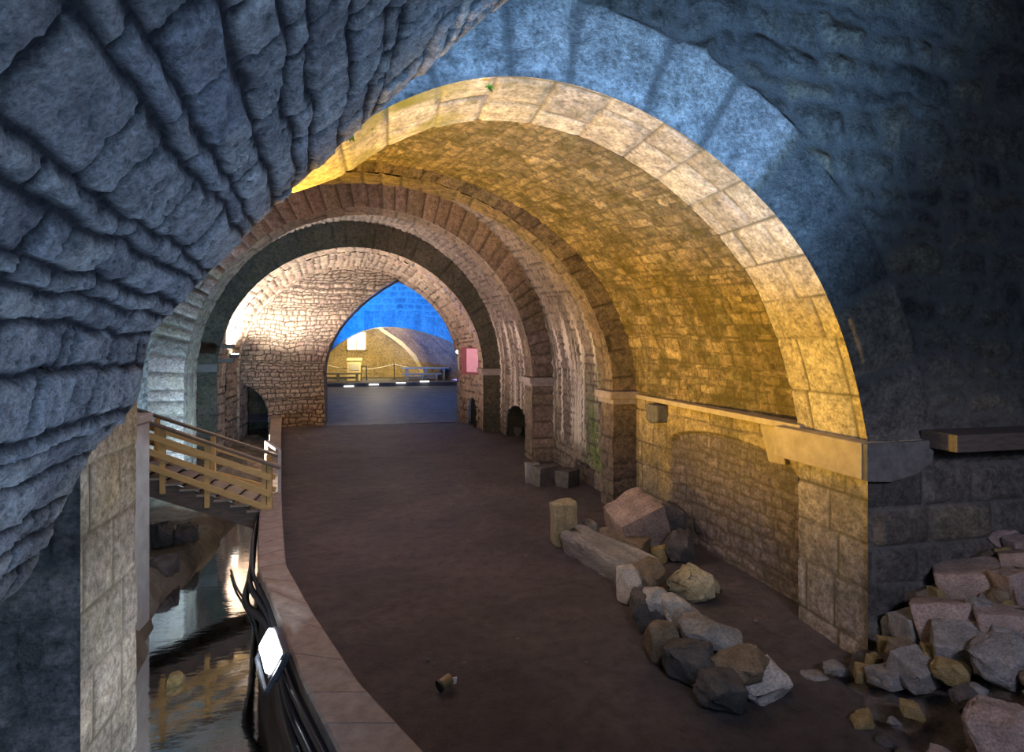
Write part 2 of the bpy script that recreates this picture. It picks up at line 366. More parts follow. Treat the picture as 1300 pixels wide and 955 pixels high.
# front ring soffit and piers
def fA(S, T, P):
    h, j, r = masonry(S + .22, T, .46, .52, 5, jw=.018, warp=.012, jit=.35, chj=.18, rough=.22)
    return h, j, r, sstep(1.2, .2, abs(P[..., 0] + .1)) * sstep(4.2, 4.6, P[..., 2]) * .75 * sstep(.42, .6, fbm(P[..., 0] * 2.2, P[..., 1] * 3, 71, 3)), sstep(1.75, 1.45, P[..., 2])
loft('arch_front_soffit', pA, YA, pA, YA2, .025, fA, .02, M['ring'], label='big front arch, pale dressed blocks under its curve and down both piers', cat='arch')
loft('wall_front_back', pA, YA2, pB0, YA2 + .02, .08, mfn(.3, .4, 6), .02, M['brown'], t0=.2, t1=2.8)

# front wall: offset rings about the arch
t = tgrid(pA, .03); a = pA.ev(t); dd = np.gradient(a, axis=0); nn = np.stack([-dd[:, 1], dd[:, 0]], 1); nn /= np.linalg.norm(nn, axis=1, keepdims=True)
for _ in range(12): nn[1:-1] = (nn[:-2] + 2 * nn[1:-1] + nn[2:]) / 4
nn /= np.linalg.norm(nn, axis=1, keepdims=True)
rr = np.concatenate([np.arange(-.035, 3.4, .03), np.arange(3.4, 6.5, .12)])
XZ = a[:, None] + nn[:, None] * rr[None, :, None]
P = np.zeros((len(t), len(rr), 3)); P[..., 0] = XZ[..., 0]; P[..., 1] = YA; P[..., 2] = XZ[..., 1]
al = np.concatenate([[0], np.cumsum(np.linalg.norm(np.diff(a, axis=0), axis=1))])
def fFront(S, T, P):
    R, TT = S, T
    ang = np.repeat(np.linspace(0, 1, 2)[:1], 1)
    X, Zc = P[..., 0], P[..., 2]
    inn = R < (.62 + .10 * (hsh(np.floor(TT / .6), TT * 0, 3) - .5))
    onarch = (Zc > 2.02)
    h1, j1, r1 = masonry(R * .02, TT, .60, 50, 41, jw=.06, warp=.012, chj=.25, rough=.16)
    h2, j2, r2 = masonry(X, Zc, .27, .46, 42, jw=.06, warp=.17, chj=.6, rough=.7, jit=.9)
    h3, j3, r3 = masonry(X + .3, Zc, .34, .62, 44, jw=.02, warp=.02, chj=.2, rough=.3)
    v = inn & onarch
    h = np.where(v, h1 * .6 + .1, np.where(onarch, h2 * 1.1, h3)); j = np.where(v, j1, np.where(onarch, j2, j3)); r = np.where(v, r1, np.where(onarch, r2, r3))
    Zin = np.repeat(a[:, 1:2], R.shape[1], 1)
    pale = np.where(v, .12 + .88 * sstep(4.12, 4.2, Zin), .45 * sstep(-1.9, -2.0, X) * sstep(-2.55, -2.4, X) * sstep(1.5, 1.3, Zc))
    h = h * sstep(-.01, .10, R)
    return h, j, r, 0.0, pale * 1.0
S_ = np.repeat(rr[None], len(t), 0); T_ = np.repeat(al[:, None], len(rr), 1)
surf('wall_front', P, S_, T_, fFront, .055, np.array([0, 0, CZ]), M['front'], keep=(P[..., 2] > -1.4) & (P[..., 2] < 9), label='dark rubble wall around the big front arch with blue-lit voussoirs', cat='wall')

# near left vault: courses run straight along the vault behind its groin edge
E = [(-2.36, 3.3, -1.3), (-2.30, 3.45, .5)]
for u, v, Y in [(0, 760, 3.7), (30, 730, 3.82), (75, 650, 4.0), (100, 600, 4.06), (125, 560, 4.1), (165, 520, 4.12), (183, 457, 4.12), (187, 432, 4.12), (225, 388, 4.08), (270, 340, 4.03), (320, 289, 3.95), (370, 240, 3.85), (435, 180, 3.68), (500, 121, 3.5), (570, 60, 3.3), (640, 1, 3.1)]:
    E.append(tuple(on_y(u, v, Y)))
E += [(1.25, 2.95, 5.25), (2.2, 2.85, 5.68), (3.3, 2.8, 5.9), (4.6, 2.8, 5.85), (5.8, 2.8, 5.5)]
nE = 860; Ec = catmull(E, nE); al = np.concatenate([[0], np.cumsum(np.linalg.norm(np.diff(Ec, axis=0), axis=1))])
dirA = ray(400, 442); dirA /= np.linalg.norm(dirA)
q = np.concatenate([np.arange(0, 4.6, .0115), np.arange(4.6, 7.5, .06)])
P = Ec[:, None, :] - dirA[None, None, :] * q[None, :, None]
S_ = np.repeat(q[None], nE, 0); T_ = np.repeat(al[:, None], len(q), 1)
def fLeft(S, T, P):
    h, j, r = masonry(S, T, .23, .36, 77, jw=.038, warp=.055, chj=.6, jit=.85, rough=.0, wf=2.2, rw=1.25, tk=.45)
    d1 = fbm(S * 5 + T * 2, T * 9 - S * 4, 90, 4) - .5
    d2 = fbm(S * 24 - T * 9, T * 44 + S * 14, 91, 4) - .5
    n5 = fbm(S * 5.5 - T * 7 + 9, T * 11 + S * 5, 95, 4)
    ridge = sstep(.022, .0, np.abs(n5 - .5)) * sstep(.42, .6, fbm(S * 2, T * 2, 96, 2))
    pit = sstep(.60, .72, fbm(S * 17 + T * 5, T * 30 - S * 8, 99, 4))
    edge = sstep(.0, .12, S)
    h = h + d1 * .55 + d2 * .45 - ridge * .4 - pit * .35
    return h * (.25 + .75 * edge), j * (1 - .85 * ridge) * (1 - .35 * pit), r, 0.0, 0.0
surf('ceiling_left_vault', P, S_, T_, fLeft, .045, np.array([.6, 1.2, 2.4]), M['rubble'], label='rough blue-lit stone vault sweeping up the left foreground', cat='vault')
# thickness behind the groin edge
out = np.stack([-np.gradient(Ec[:, 2]), np.zeros(nE), np.gradient(Ec[:, 0])], 1); out /= np.linalg.norm(out, axis=1, keepdims=True)
q = np.linspace(0, .5, 12); P = Ec[:, None, :] + out[:, None, :] * q[None, :, None] + np.array([0, .03, 0]) * q[None, :, None]
surf('ceiling_vault_edge', P, np.repeat(q[None], nE, 0), np.repeat(al[:, None], 12, 1), mfn(.2, .3, 78), .02, np.array([0, 8., 3.]), M['rubble'])

# bay B : yellow lit vault
loft('ceiling_mossy_vault', pB0, YA2 + .02, pC0, 9.0, .026, mfn(.115, .27, 12, warp=.055, jw=.016, rough=.6, chj=.5, jit=.8), .022, M['vaultB'], t0=1, t1=2, label='mossy yellow-lit barrel vault behind the front arch', cat='vault')
loft('wall_left_bay', pB0, YA2 + .02, pC0, 9.0, .06, mfn(.25, .4, 13), .03, M['brown'], t0=0, t1=1)
# bay B right wall with blind arch
Yg = np.arange(YA2 + .0, 9.04, .022); Zg = np.arange(-.3, 2.01, .022); YY, ZZ = np.meshgrid(Yg, Zg, indexing='ij')
P = np.zeros(YY.shape + (3,)); P[..., 1] = YY; P[..., 2] = ZZ; P[..., 0] = 4.32 + (4.12 - 4.32) * (YY - YA2) / (9 - YA2)
def fW(S, T, P):
    Y, Zc = P[..., 1], P[..., 2]
    top = 1.36 + .30 * np.sqrt(np.clip(1 - ((Y - 6.62) / 1.32) ** 2, 0, 1))
    ins = np.clip(np.minimum(np.minimum(Y - 5.3, 7.94 - Y), top - Zc) / .03, -4, 1)
    m = sstep(-.5, .5, ins)
    h1, j1, r1 = masonry(Y, Zc, .42, .48, 51, jw=.018, warp=.02, chj=.3, rough=.25, jit=.8)
    h2, j2, r2 = masonry(Y, Zc, .11, .22, 52, jw=.018, warp=.07, chj=.6, rough=.6, jit=.8)
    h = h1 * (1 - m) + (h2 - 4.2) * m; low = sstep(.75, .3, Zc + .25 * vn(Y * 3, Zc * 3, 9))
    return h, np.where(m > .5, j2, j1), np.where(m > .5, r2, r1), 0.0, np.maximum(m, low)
surf('wall_right_bay', P, YY, ZZ, fW, .022, np.array([0, 6., 1.]), M['wallB'], label='yellow ashlar side wall with a bricked-up low blind arch', cat='wall')

# arch C rib
def fC(seed, ch=.34, **kw): return mfn(ch, 30, seed, **kw)
loft('arch_second_face', pC0, 9.0, pC1, 9.0, .04, fC(14), .03, M['brown'], face=True)
loft('arch_second_soffit', pC1, 9.0, pC1, 9.6, .04, mfn(.3, .4, 15), .03, M['brown'], label='second arch of brown rubble with a pilaster on the right', cat='arch')
loft('arch_second_back', pC1, 9.6, pD0, 9.6, .1, mfn(.3, .4, 16), .01, M['brown'])
moss = lambda P: sstep(3.0, 1.2, P[..., 2]) * sstep(.2, .6, P[..., 2]) * sstep(11.8, 10.2, P[..., 1]) * sstep(2, 3, P[..., 0]) * sstep(.36, .46, fbm(P[..., 1] * 2.2, P[..., 2] * .8, 5, 4))
streakB = lambda P: sstep(3.9, 3.0, P[..., 2]) * sstep(.5, .9, P[..., 2]) * sstep(1.5, 2.5, P[..., 0])
loft('ceiling_third_bay', pD0, 9.6, pE0, 13.6, .045, mfn(.16, .34, 17, b=streakB, a=moss, warp=.04), .04, M['mossy'], label='dark rubble barrel with green moss and white lime streaks on the right wall', cat='vault')
# arch E ring
loft('arch_third_face', pE0, 13.6, pE1, 13.6, .04, fC(18, .34, warp=.012, chj=.25, jw=.03), .05, M['pink'], face=True, label='third arch, ring of pinkish square voussoirs', cat='arch')
loft('arch_third_soffit', pE1, 13.6, pE1, 14.4, .05, mfn(.4, .45, 19), .03, M['brown'])
loft('arch_third_back', pE1, 14.4, pE2, 14.4, .12, mfn(.3, .4, 20), .01, M['brown'])
def niche(Y0, Y1, top, spr):
    c, h = (Y0 + Y1) / 2, (Y1 - Y0) / 2
    return lambda P: ~((P[..., 0] > 1.5) & (np.abs(P[..., 1] - c) < h) & (P[..., 2] < spr + (top - spr) * np.sqrt(np.clip(1 - ((P[..., 1] - c) / h) ** 2, 0, 1))))
streakE = lambda P: sstep(4.4, 3.2, P[..., 2]) * sstep(.2, .6, P[..., 2]) * sstep(1.5, 2.5, P[..., 0]) 
loft('ceiling_fourth_bay', pE2, 14.4, pF0, 18.6, .05, mfn(.17, .34, 21, b=streakE, warp=.04), .045, M['mossy'], keepfn=niche(15.2, 17.6, 1.05, .45), label='purplish rubble barrel with long white lime streaks', cat='vault')
loft('arch_fourth_face', pF0, 18.6, pF1, 18.6, .06, fC(22, .45), .04, M['dark'], face=True, label='fourth arch with a dark face', cat='arch')
loft('arch_fourth_soffit', pF1, 18.6, pF1, 19.5, .05, mfn(.3, .45, 23), .03, M['haunch'])
loft('ceiling_fifth_bay', pF1, 19.5, pG1, 21.2, .05, mfn(.22, .4, 24), .05, M['haunch'], keepfn=niche(19.75, 20.5, 1.0, .55), label='brightly lit curved soffit of the fourth arch', cat='vault')
loft('arch_fifth_face', pG1, 21.2, pG2, 21.2, .05, mfn(.3, 9, 25), .01, M['haunch'], face=True)
loft('arch_fifth_soffit', pG2, 21.2, pG2, 22.4, .06, mfn(.3, .4, 26), .02, M['haunch'])
# hollow niches behind the right wall
def niche_shell(name, X0, Y0, Y1, top, spr, depth, seed):
    c, h = (Y0 + Y1) / 2, (Y1 - Y0) / 2; pr = [(-h, -.3), (-h, spr)] + [(-h * math.cos(q), spr + (top - spr) * math.sin(q)) for q in np.linspace(0.1, PI - .1, 14)] + [(h, spr), (h, -.3)]
    bm = bmesh.new(); rows = [[bm.verts.new((X0 + d, c + y, z)) for y, z in pr] for d in np.linspace(-.05, depth, 5)]
    for r0, r1 in zip(rows, rows[1:]):
        for i in range(len(pr) - 1): bm.faces.new((r0[i], r0[i + 1], r1[i + 1], r1[i]))
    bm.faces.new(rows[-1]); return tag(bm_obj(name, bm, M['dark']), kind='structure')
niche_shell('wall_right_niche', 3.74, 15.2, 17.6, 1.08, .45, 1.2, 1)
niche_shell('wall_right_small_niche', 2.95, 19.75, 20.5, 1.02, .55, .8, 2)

# end wall with the haunch and dark doorway
Zg = np.arange(-1.3, 6.3, .03); n = 200
ed = np.array([(-2.3, -1.3), (-2.3, 1.0), (-2.3, 2.2), (-2.13, 2.86), (-1.85, 3.4), (-1.525, 3.86), (-1.1, 4.32), (-.69, 4.68), (-.2, 5.05), (.45, 5.45), (.7, 5.6)])
ex = np.interp(Zg, ed[:, 1], ed[:, 0]); Y5 = 21.45
P = np.zeros((len(Zg), n, 3)); q = np.linspace(0, 1, n); P[..., 0] = -6.0 + (ex[:, None] + 6.0) * q; P[..., 1] = Y5; P[..., 2] = Zg[:, None]
door = ~(((P[..., 0] + 5.45) / 1.25) ** 2 + (np.clip(P[..., 2] - .35, 0, 9) / 1.25) ** 2 < 1)
surf('wall_end', P, P[..., 0], P[..., 2], mfn(.13, .24, 61, warp=.09, jw=.03, rough=.6, chj=.6, jit=.8), .05, np.array([0, 0, 2.]), M['haunch'], keep=door, label='coursed end wall left of the far opening, rising into a haunch', cat='wall')
P = np.zeros((len(ed) * 6, 10, 3)); ec = catmull(ed, len(ed) * 6); P[..., 0] = ec[:, None, 0]; P[..., 2] = ec[:, None, 1]; P[..., 1] = Y5 + np.linspace(-.03, 1.0, 10)[None]
surf('wall_end_reveal', P, P[..., 1], P[..., 2], mfn(.3, .4, 62), .02, np.array([3., 22, 2.]), M['haunch'])
P = np.zeros((14, 14, 3)); P[..., 0] = np.linspace(-6.6, -3.6, 14)[:, None]; P[..., 2] = np.linspace(-1.3, 2.2, 14)[None]; P[..., 1] = 24.0
surf('wall_dark_passage', P, P[..., 0], P[..., 2], mfn(.3, .4, 63), .02, np.array([-4., 0, 2.]), M['dark'])

# blue room
pH = Prof(-5.6, 4.6, 4.1, zs=2.2); 
loft('ceiling_blue_room', pH, 22.4, pH, 30.0, .12, mfn(.3, .5, 64), .04, M['bluewall'])
n = 90; Xg = np.linspace(-5.8, 4.8, 150); open_px = [(418, 448), (428, 438), (440, 430), (460, 420), (480, 415.5), (500, 415), (520, 417.5), (545, 424), (565, 431), (580, 438)]
op = np.array([(-4.0, .4), (-3.9, 1.2), (-3.5, 2.1)] + [tuple(on_y(u, v, 30.0)[[0, 2]]) for u, v in open_px] + [(4.1, 2.7), (4.5, 2.3), (4.8, 2.0)])
oz = np.interp(Xg, op[:, 0], op[:, 1]); oz[Xg < -4.0] = 0.2
q = np.linspace(0, 1, n); P = np.zeros((150, n, 3)); P[..., 0] = Xg[:, None]; P[..., 1] = 30.0; P[..., 2] = oz[:, None] + (6.6 - oz[:, None]) * q
al = np.concatenate([[0], np.cumsum(np.hypot(np.diff(Xg), np.diff(oz)))])
def fBl(S, T, P):
    R = P[..., 2] - oz[:, None]; inn = R < .85
    h1, j1, r1 = masonry(R * .02, np.repeat(al[:, None], n, 1), .4, 50, 65, warp=.01); h2, j2, r2 = masonry(P[..., 0], P[..., 2], .3, .5, 66, jw=.07, warp=.06)
    return np.where(inn, h1, h2), np.where(inn, .75 + .25 * j1, j2), np.where(inn, r1, r2), 0., 0.
surf('wall_blue_arch', P, P[..., 0], P[..., 2], fBl, .04, np.array([0, 0, 2.]), M['bluewall'], label='low wide arch lit bright blue in the far room', cat='wall')
P = np.zeros((150, 8, 3)); P[..., 0] = Xg[:, None]; P[..., 2] = oz[:, None]; P[..., 1] = 30 + np.linspace(0, 1.0, 8)[None]
surf('wall_blue_arch_reveal', P, P[..., 1], P[..., 0], mfn(.3, .4, 67), .01, np.array([0, 30., 0.]), M['farwall'])

# far ochre room
Xg = np.linspace(-7, 7, 110); Zg = np.linspace(.3, 5.5, 46); XX, ZZ = np.meshgrid(Xg, Zg, indexing='ij'); P = np.zeros(XX.shape + (3,)); P[..., 0] = XX; P[..., 1] = 37.0; P[..., 2] = ZZ
surf('wall_far', P, XX, ZZ, mfn(.35, .6, 68, a=lambda P: 0.0), .02, np.array([0, 0, 2.]), M['farwall'], label='ochre plastered back wall of the farthest room', cat='wall')
pI0 = [on_y(u, v, 35.5) for u, v in [(470, 396), (482, 415), (500, 428), (518, 443), (530, 458), (536, 472), (538, 492)]]
arc = catmull(pI0, 40); P = np.zeros((40, 40, 3)); q = np.linspace(0, 1, 40)
off = np.stack([2.6 * q, -4.6 * q, 1.3 * q * (1 - .3 * q)], 1); P[:] = arc[:, None] + off[None]
surf('ceiling_far_web', P, np.repeat(q[None] * 5, 40, 0), P[..., 2] + P[..., 0], mfn(.2, .35, 69, a=1.0, warp=.05), .05, np.array([0, 30., 1.]), M['farwall'])
bm = bmesh.new()
for i in range(39):
    a_, b_ = Vector(arc[i]), Vector(arc[i + 1]); bar(bm, a_, b_ + (b_ - a_) * .15, .3, .34, 0, up=(0, 1, .01))
tag(bm_obj('trim_1', bm, M['rib']), 'pale curved stone rib crossing the far ochre room', 'rib', kind='structure')
P = np.zeros((30, 20, 3)); P[..., 0] = np.linspace(-7, 7, 30)[:, None]; P[..., 1] = np.linspace(31, 37.2, 20)[None]; P[..., 2] = 5.4
surf('ceiling_far_room', P, P[..., 0], P[..., 1], mfn(.3, .5, 70), .02, np.array([0, 33., 0.]), M['farwall'])
for x, nm in ((-6.5, 'wall_far_left'), (6.5, 'wall_far_right')):
    P = np.zeros((30, 20, 3)); P[..., 0] = x; P[..., 1] = np.linspace(30.5, 37.2, 30)[:, None]; P[..., 2] = np.linspace(.3, 5.5, 20)[None]
    surf(nm, P, P[..., 1], P[..., 2], mfn(.3, .5, 71), .02, np.array([0., 33., 2.]), M['farwall'])

# ------------------------------------------------------------------ parapet line, floors, channel
ZT = .35
Lpx = [(430, 955), (383, 864), (342, 752), (327, 722), (327, 690), (329, 653), (336, 610), (340, 575), (342, 548)]
Rpx = [(540, 955), (455, 864), (398, 778), (363, 716), (360, 680), (358, 651), (357, 610), (357, 575), (357, 548)]
Lp = [on_z(u, v, ZT) for u, v in Lpx]; Rp = [on_z(u, v, ZT) for u, v in Rpx]
Lp = [Lp[0] + (Lp[0] - Lp[1]) * 3] + Lp; Rp = [Rp[0] + (Rp[0] - Rp[1]) * 3] + Rp
Lp.append(np.array([-4.1, 21.4, ZT])); Rp.append(np.array([-3.72, 21.4, ZT]))
Lp, Rp = np.array(Lp), np.array(Rp)
def strip(zt, zb, grow, cuts=None, n=90):
    Lc = np.stack([np.interp(np.linspace(0, len(Lp) - 1, n), range(len(Lp)), Lp[:, j]) for j in range(3)], 1)
    Rc = np.stack([np.interp(np.linspace(0, len(Rp) - 1, n), range(len(Rp)), Rp[:, j]) for j in range(3)], 1)
    w = Rc - Lc; w /= np.linalg.norm(w, axis=1, keepdims=True); Lc = Lc - w * grow; Rc = Rc + w * grow
    bm = bmesh.new(); step = cuts or n
    for s in range(0, n - 1, step):
        rows = []; e = min(s + step, n - 1)
        for i in range(s, e + 1):
            l, r = Lc[i].copy(), Rc[i].copy()
            if cuts and i in (s, e):
                g = .006 * (1 if i == s else -1); dl = Lc[min(i + 1, n - 1)] - Lc[max(i - 1, 0)]; dl /= np.linalg.norm(dl); l = l + dl * g; r = r + dl * g
            wob = .006 * math.sin(i * 1.7)
            rows.append([bm.verts.new((l[0], l[1], zb)), bm.verts.new((l[0], l[1], zt - .015)), bm.verts.new((*(l * .95 + r * .05)[:2], zt + wob)), bm.verts.new((*(l * .05 + r * .95)[:2], zt + wob)), bm.verts.new((r[0], r[1], zt - .015)), bm.verts.new((r[0], r[1], zb))])
        for a_, b_ in zip(rows, rows[1:]):
            for k2 in range(6): bm.faces.new((a_[k2], a_[(k2 + 1) % 6], b_[(k2 + 1) % 6], b_[k2]))
        bm.faces.new(rows[0]); bm.faces.new(rows[-1][::-1])
    return bm
par = empty('parapet_wall', (-1.7, 8.0, 0), 'low stone parapet with worn coping between water channel and earth floor', 'low wall')
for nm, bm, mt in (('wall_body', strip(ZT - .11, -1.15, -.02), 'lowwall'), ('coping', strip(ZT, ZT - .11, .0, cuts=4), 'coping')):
    o = bm_obj(nm, bm, M[mt]); o.parent = par; o.matrix_parent_inverse = Matrix.Translation(par.location).inverted()

# earth floor (right of the parapet), rising gently into the far room
def cx(Y): return np.interp(Y, (Lp[:, 1] + Rp[:, 1]) / 2, (Lp[:, 0] + Rp[:, 0]) / 2)
Yg = np.concatenate([np.arange(-4, 12, .06), np.arange(12, 22.3, .1)]); n = 170; q = np.linspace(0, 1, n)
P = np.zeros((len(Yg), n, 3)); x0 = cx(Yg); x0 = np.where(Yg < Lp[0, 1], Lp[0, 0], x0); P[..., 0] = x0[:, None] + (9.0 - x0[:, None]) * q ** 1.25; P[..., 1] = Yg[:, None]
def fFl(S, T, P): return fbm(P[..., 0] * 1.3, P[..., 1] * 1.3, 7, 5) * .7 + fbm(P[..., 0] * 6, P[..., 1] * 6, 8, 3) * .45 + fbm(P[..., 0] * 2.5 + 9, P[..., 1] * 5, 9, 3) * .4 - .75, 1., .5, 0., 0.
P[..., 2] = 0; surf('floor', P, P[..., 0], P[..., 1], fFl, .07, np.array([0, 3, 9.]), M['earth'], label='dark trodden earth floor of the tunnel', cat='floor')
Yg = np.linspace(21.3, 31.0, 70); Xg = np.linspace(-5.8, 4.8, 70); P = np.zeros((70, 70, 3)); P[..., 1] = Yg[:, None]; P[..., 0] = Xg[None]; P[..., 2] = (np.clip((P[..., 1] - 21.6) / 9.4, 0, 1) * .74)
surf('floor_blue_room', P, P[..., 0], P[..., 1], lambda S, T, P: (fbm(S * .7, T * .7, 3, 3), 1., .5, 0., 0.), .03, np.array([0, 25, 9.]), M['paving'], keep=~((P[..., 0] < -2.4) & (P[..., 1] < 22.4)), label='smooth floor of the far room washed dark blue', cat='floor')
bm = bmesh.new(); box(bm, (-.2, 34.2, .40), (13.0, 6.3, 1.1)); tag(bm_obj('floor_far_room', bm, M['paving']), kind='structure')
# channel bed with a rock bank on its left
Yg = np.arange(-3, 24, .07); n = 90; q = np.linspace(0, 1, n); P = np.zeros((len(Yg), n, 3)); P[..., 0] = -6.5 + (cx(Yg)[:, None] + 6.5) * q; P[..., 1] = Yg[:, None]; P[..., 2] = -.86
def fBed(S, T, P):
    X, Y = P[..., 0], P[..., 1]; edge = -2.62 + .35 * (fbm(Y * 1.1, Y * 0, 31, 3) - .5) - .35 * sstep(6.6, 9, Y) + 1.5 * sstep(6.4, 4.6, Y) * 0
    bank = sstep(.10, -.30, X - edge) * .42; lump = fbm(X * 2.5, Y * 2.5, 33, 5) - .45
    return bank * (1 + .5 * lump) + .09 * lump + .25 * sstep(10.5, 11.5, Y) * 0, 1., .5, 0., 0.
surf('floor_channel_bed', P, P[..., 0], P[..., 1], fBed, 1.0, np.array([-3, 8, 9.]), M['bed'], label='silty bed and rock bank of the water channel', cat='floor')
bm = bmesh.new(); Yw = np.linspace(-3, 23.5, 60); rows = [[bm.verts.new((x, y, -.70)) for x in np.linspace(-6.4, float(cx(y)), 8)] for y in Yw]
for a_, b_ in zip(rows, rows[1:]):
    for i in range(7): bm.faces.new((a_[i], a_[i + 1], b_[i + 1], b_[i]))
tag(bm_obj('water', bm, M['water'], smooth=True), 'shallow still water in the channel left of the parapet reflecting orange light', 'water', kind='stuff')

# ------------------------------------------------------------------ dressed stones set in the walls
def blockpoly(name, pts, mat, d, label=None, cat=None, kind=None, bev=.02):
    """prism from a polygon (3D points) pushed by vector d"""
    bm = bmesh.new(); a_ = [bm.verts.new(Vector(p)) for p in pts]; b_ = [bm.verts.new(Vector(p) + Vector(d)) for p in pts]
    bm.faces.new(a_); bm.faces.new(b_[::-1]); n = len(pts)
    for i in range(n): bm.faces.new((a_[i], b_[i], b_[(i + 1) % n], a_[(i + 1) % n]))
    bmesh.ops.recalc_face_normals(bm, faces=bm.faces)
    bmesh.ops.bevel(bm, geom=list(bm.edges), offset=bev, segments=2, affect='EDGES', profile=.6)
    return tag(bm_obj(name, bm, mat), label, cat, None, kind)
# impost corbel of the right pier: side block (yellow lit) and added front slab, coloured dark in place of shade
prof_ = [(XRA - .16, 1.66), (XRA - .16, 1.98), (XRA + .55, 1.99), (XRA + .52, 1.80), (XRA + .36, 1.70), (XRA + .1, 1.645)]
blockpoly('impost_block', [(x, YA - .06, z) for x, z in prof_], M['corbel'], (0, 1.14, 0), 'projecting impost block on the right pier of the front arch', 'stone block', 'structure', .018)
blockpoly('impost_shade_slab', [(x + .004, YA - .12, z) for x, z in prof_], M['darkcorbel'], (0, .05, 0), 'thin front slab of the impost on the right pier, dark to stand for shade', 'stone block', 'structure', .01)
blockpoly('corbel_block', [on_y(u, v, 7.0) for u, v in [(0, 0)]] * 0 + [(4.22, 5.42, 1.52), (4.22, 5.70, 1.50), (4.22, 5.86, 1.92), (4.22, 5.50, 1.93)], M['corbel'], (.3, 0, 0), 'tilted pale block set beside the impost over the blind arch', 'stone block', 'structure')
blockpoly('corbel_block', [(3.98, 7.98, 1.66), (3.98, 8.22, 1.62), (3.98, 8.36, 1.66), (3.98, 8.36, 1.92), (3.98, 7.98, 1.92)], M['darkcorbel'], (.3, 0, 0), 'small dark weathered corbel sticking out of the yellow side wall', 'corbel', 'structure', .03)
blockpoly('string_course', [(4.06, 5.0, 1.95), (4.06, 5.0, 2.02), (4.06, 9.0, 2.02), (4.06, 9.0, 1.95)], M['corbel'], (.25, 0, 0), kind='structure', bev=.012)
for (x0, x1, y0, y1, z, nm) in ((3.60, 4.2, 8.9, 9.65, 2.0, 'pilaster_cap'), (3.36, 4.05, 13.5, 14.45, 2.0, 'pilaster_cap'), (2.96, 3.7, 18.5, 19.5, 2.05, 'pilaster_cap')):
    bm = bmesh.new(); box(bm, ((x0 + x1) / 2, (y0 + y1) / 2, z), (x1 - x0, y1 - y0, .14), bev=.03); box(bm, ((x0 + x1) / 2 + .03, (y0 + y1) / 2, z - .1), (x1 - x0 - .05, y1 - y0 - .05, .1), bev=.02)
    tag(bm_obj(nm, bm, M['coping']), kind='structure')

# timber on the right wall
p0, p1 = on_y(1184, 560, 3.9), on_y(1330, 545, 3.9)
bm = bmesh.new(); box(bm, ((4.62 + 6.6) / 2, 4.0, 2.0), (1.98, .34, .15), bev=.012)
tag(bm_obj('timber_beam', bm, M['darkwood']), 'short dark timber beam projecting from the blue front wall at right', 'beam')
bm = bmesh.new(); box(bm, (-5.02, 17.1, 2.25), (.75, .16, .22), bev=.01)
tag(bm_obj('timber_block', bm, M['darkwood']), 'dark red timber block jutting from the far left wall above the stairs', 'beam')

# concrete pillar on the left of the channel
pil = empty('concrete_pillar', (-3.3, 7.55, -.5), 'smooth grey rendered pillar at the left end of the stairs', 'pillar')
bm = bmesh.new(); box(bm, (0, 0, 1.15), (.74, .68, 2.5), bev=.015); bm_obj('shaft', bm, M['concrete'], pil)
bm = bmesh.new(); box(bm, (0, 0, 2.44), (.80, .74, .10), bev=.015); bm_obj('cap', bm, M['concrete'], pil)

# ------------------------------------------------------------------ stairs
YN, YFR = 9.25, 10.25
st = empty('staircase', (-2.7, 9.75, -.2), 'wooden staircase with yellow board railings crossing the channel to the parapet', 'staircase')
inv = Matrix.Translation(st.location).inverted()
def part(name, bm, mat, parent=st, inv=inv, label=None):
    o = bm_obj(name, bm, mat); o.parent = parent
    if parent is st: o.matrix_parent_inverse = inv
    if label: o['label'] = label
    return o
a0, a1 = on_y(170, 612, YN), on_y(330, 662, YN)          # line of the near stringer
sl = (a1 - a0)
def stair_pt(fr, dz=0, y=YN): return Vector((a0[0] + sl[0] * fr, y, a0[2] + sl[2] * fr + dz))
for y in (YN + .06, YFR - .06):
    bm = bmesh.new(); bar(bm, stair_pt(-.25, -.02, y), stair_pt(1.0, -.02, y), .05, .26); part('stringer', bm, M['darkwood'])
for i in range(8):
    fr = .02 + i * .135; c = stair_pt(fr, .13, (YN + YFR) / 2)
    bm = bmesh.new(); box(bm, c, (.27, YFR - YN - .02, .035), bev=.006); part('tread', bm, M['tread'])
    bm = bmesh.new(); box(bm, c + Vector((-.125, 0, -.055)), (.018, YFR - YN - .14, .09)); part('riser', bm, M['darkwood'])
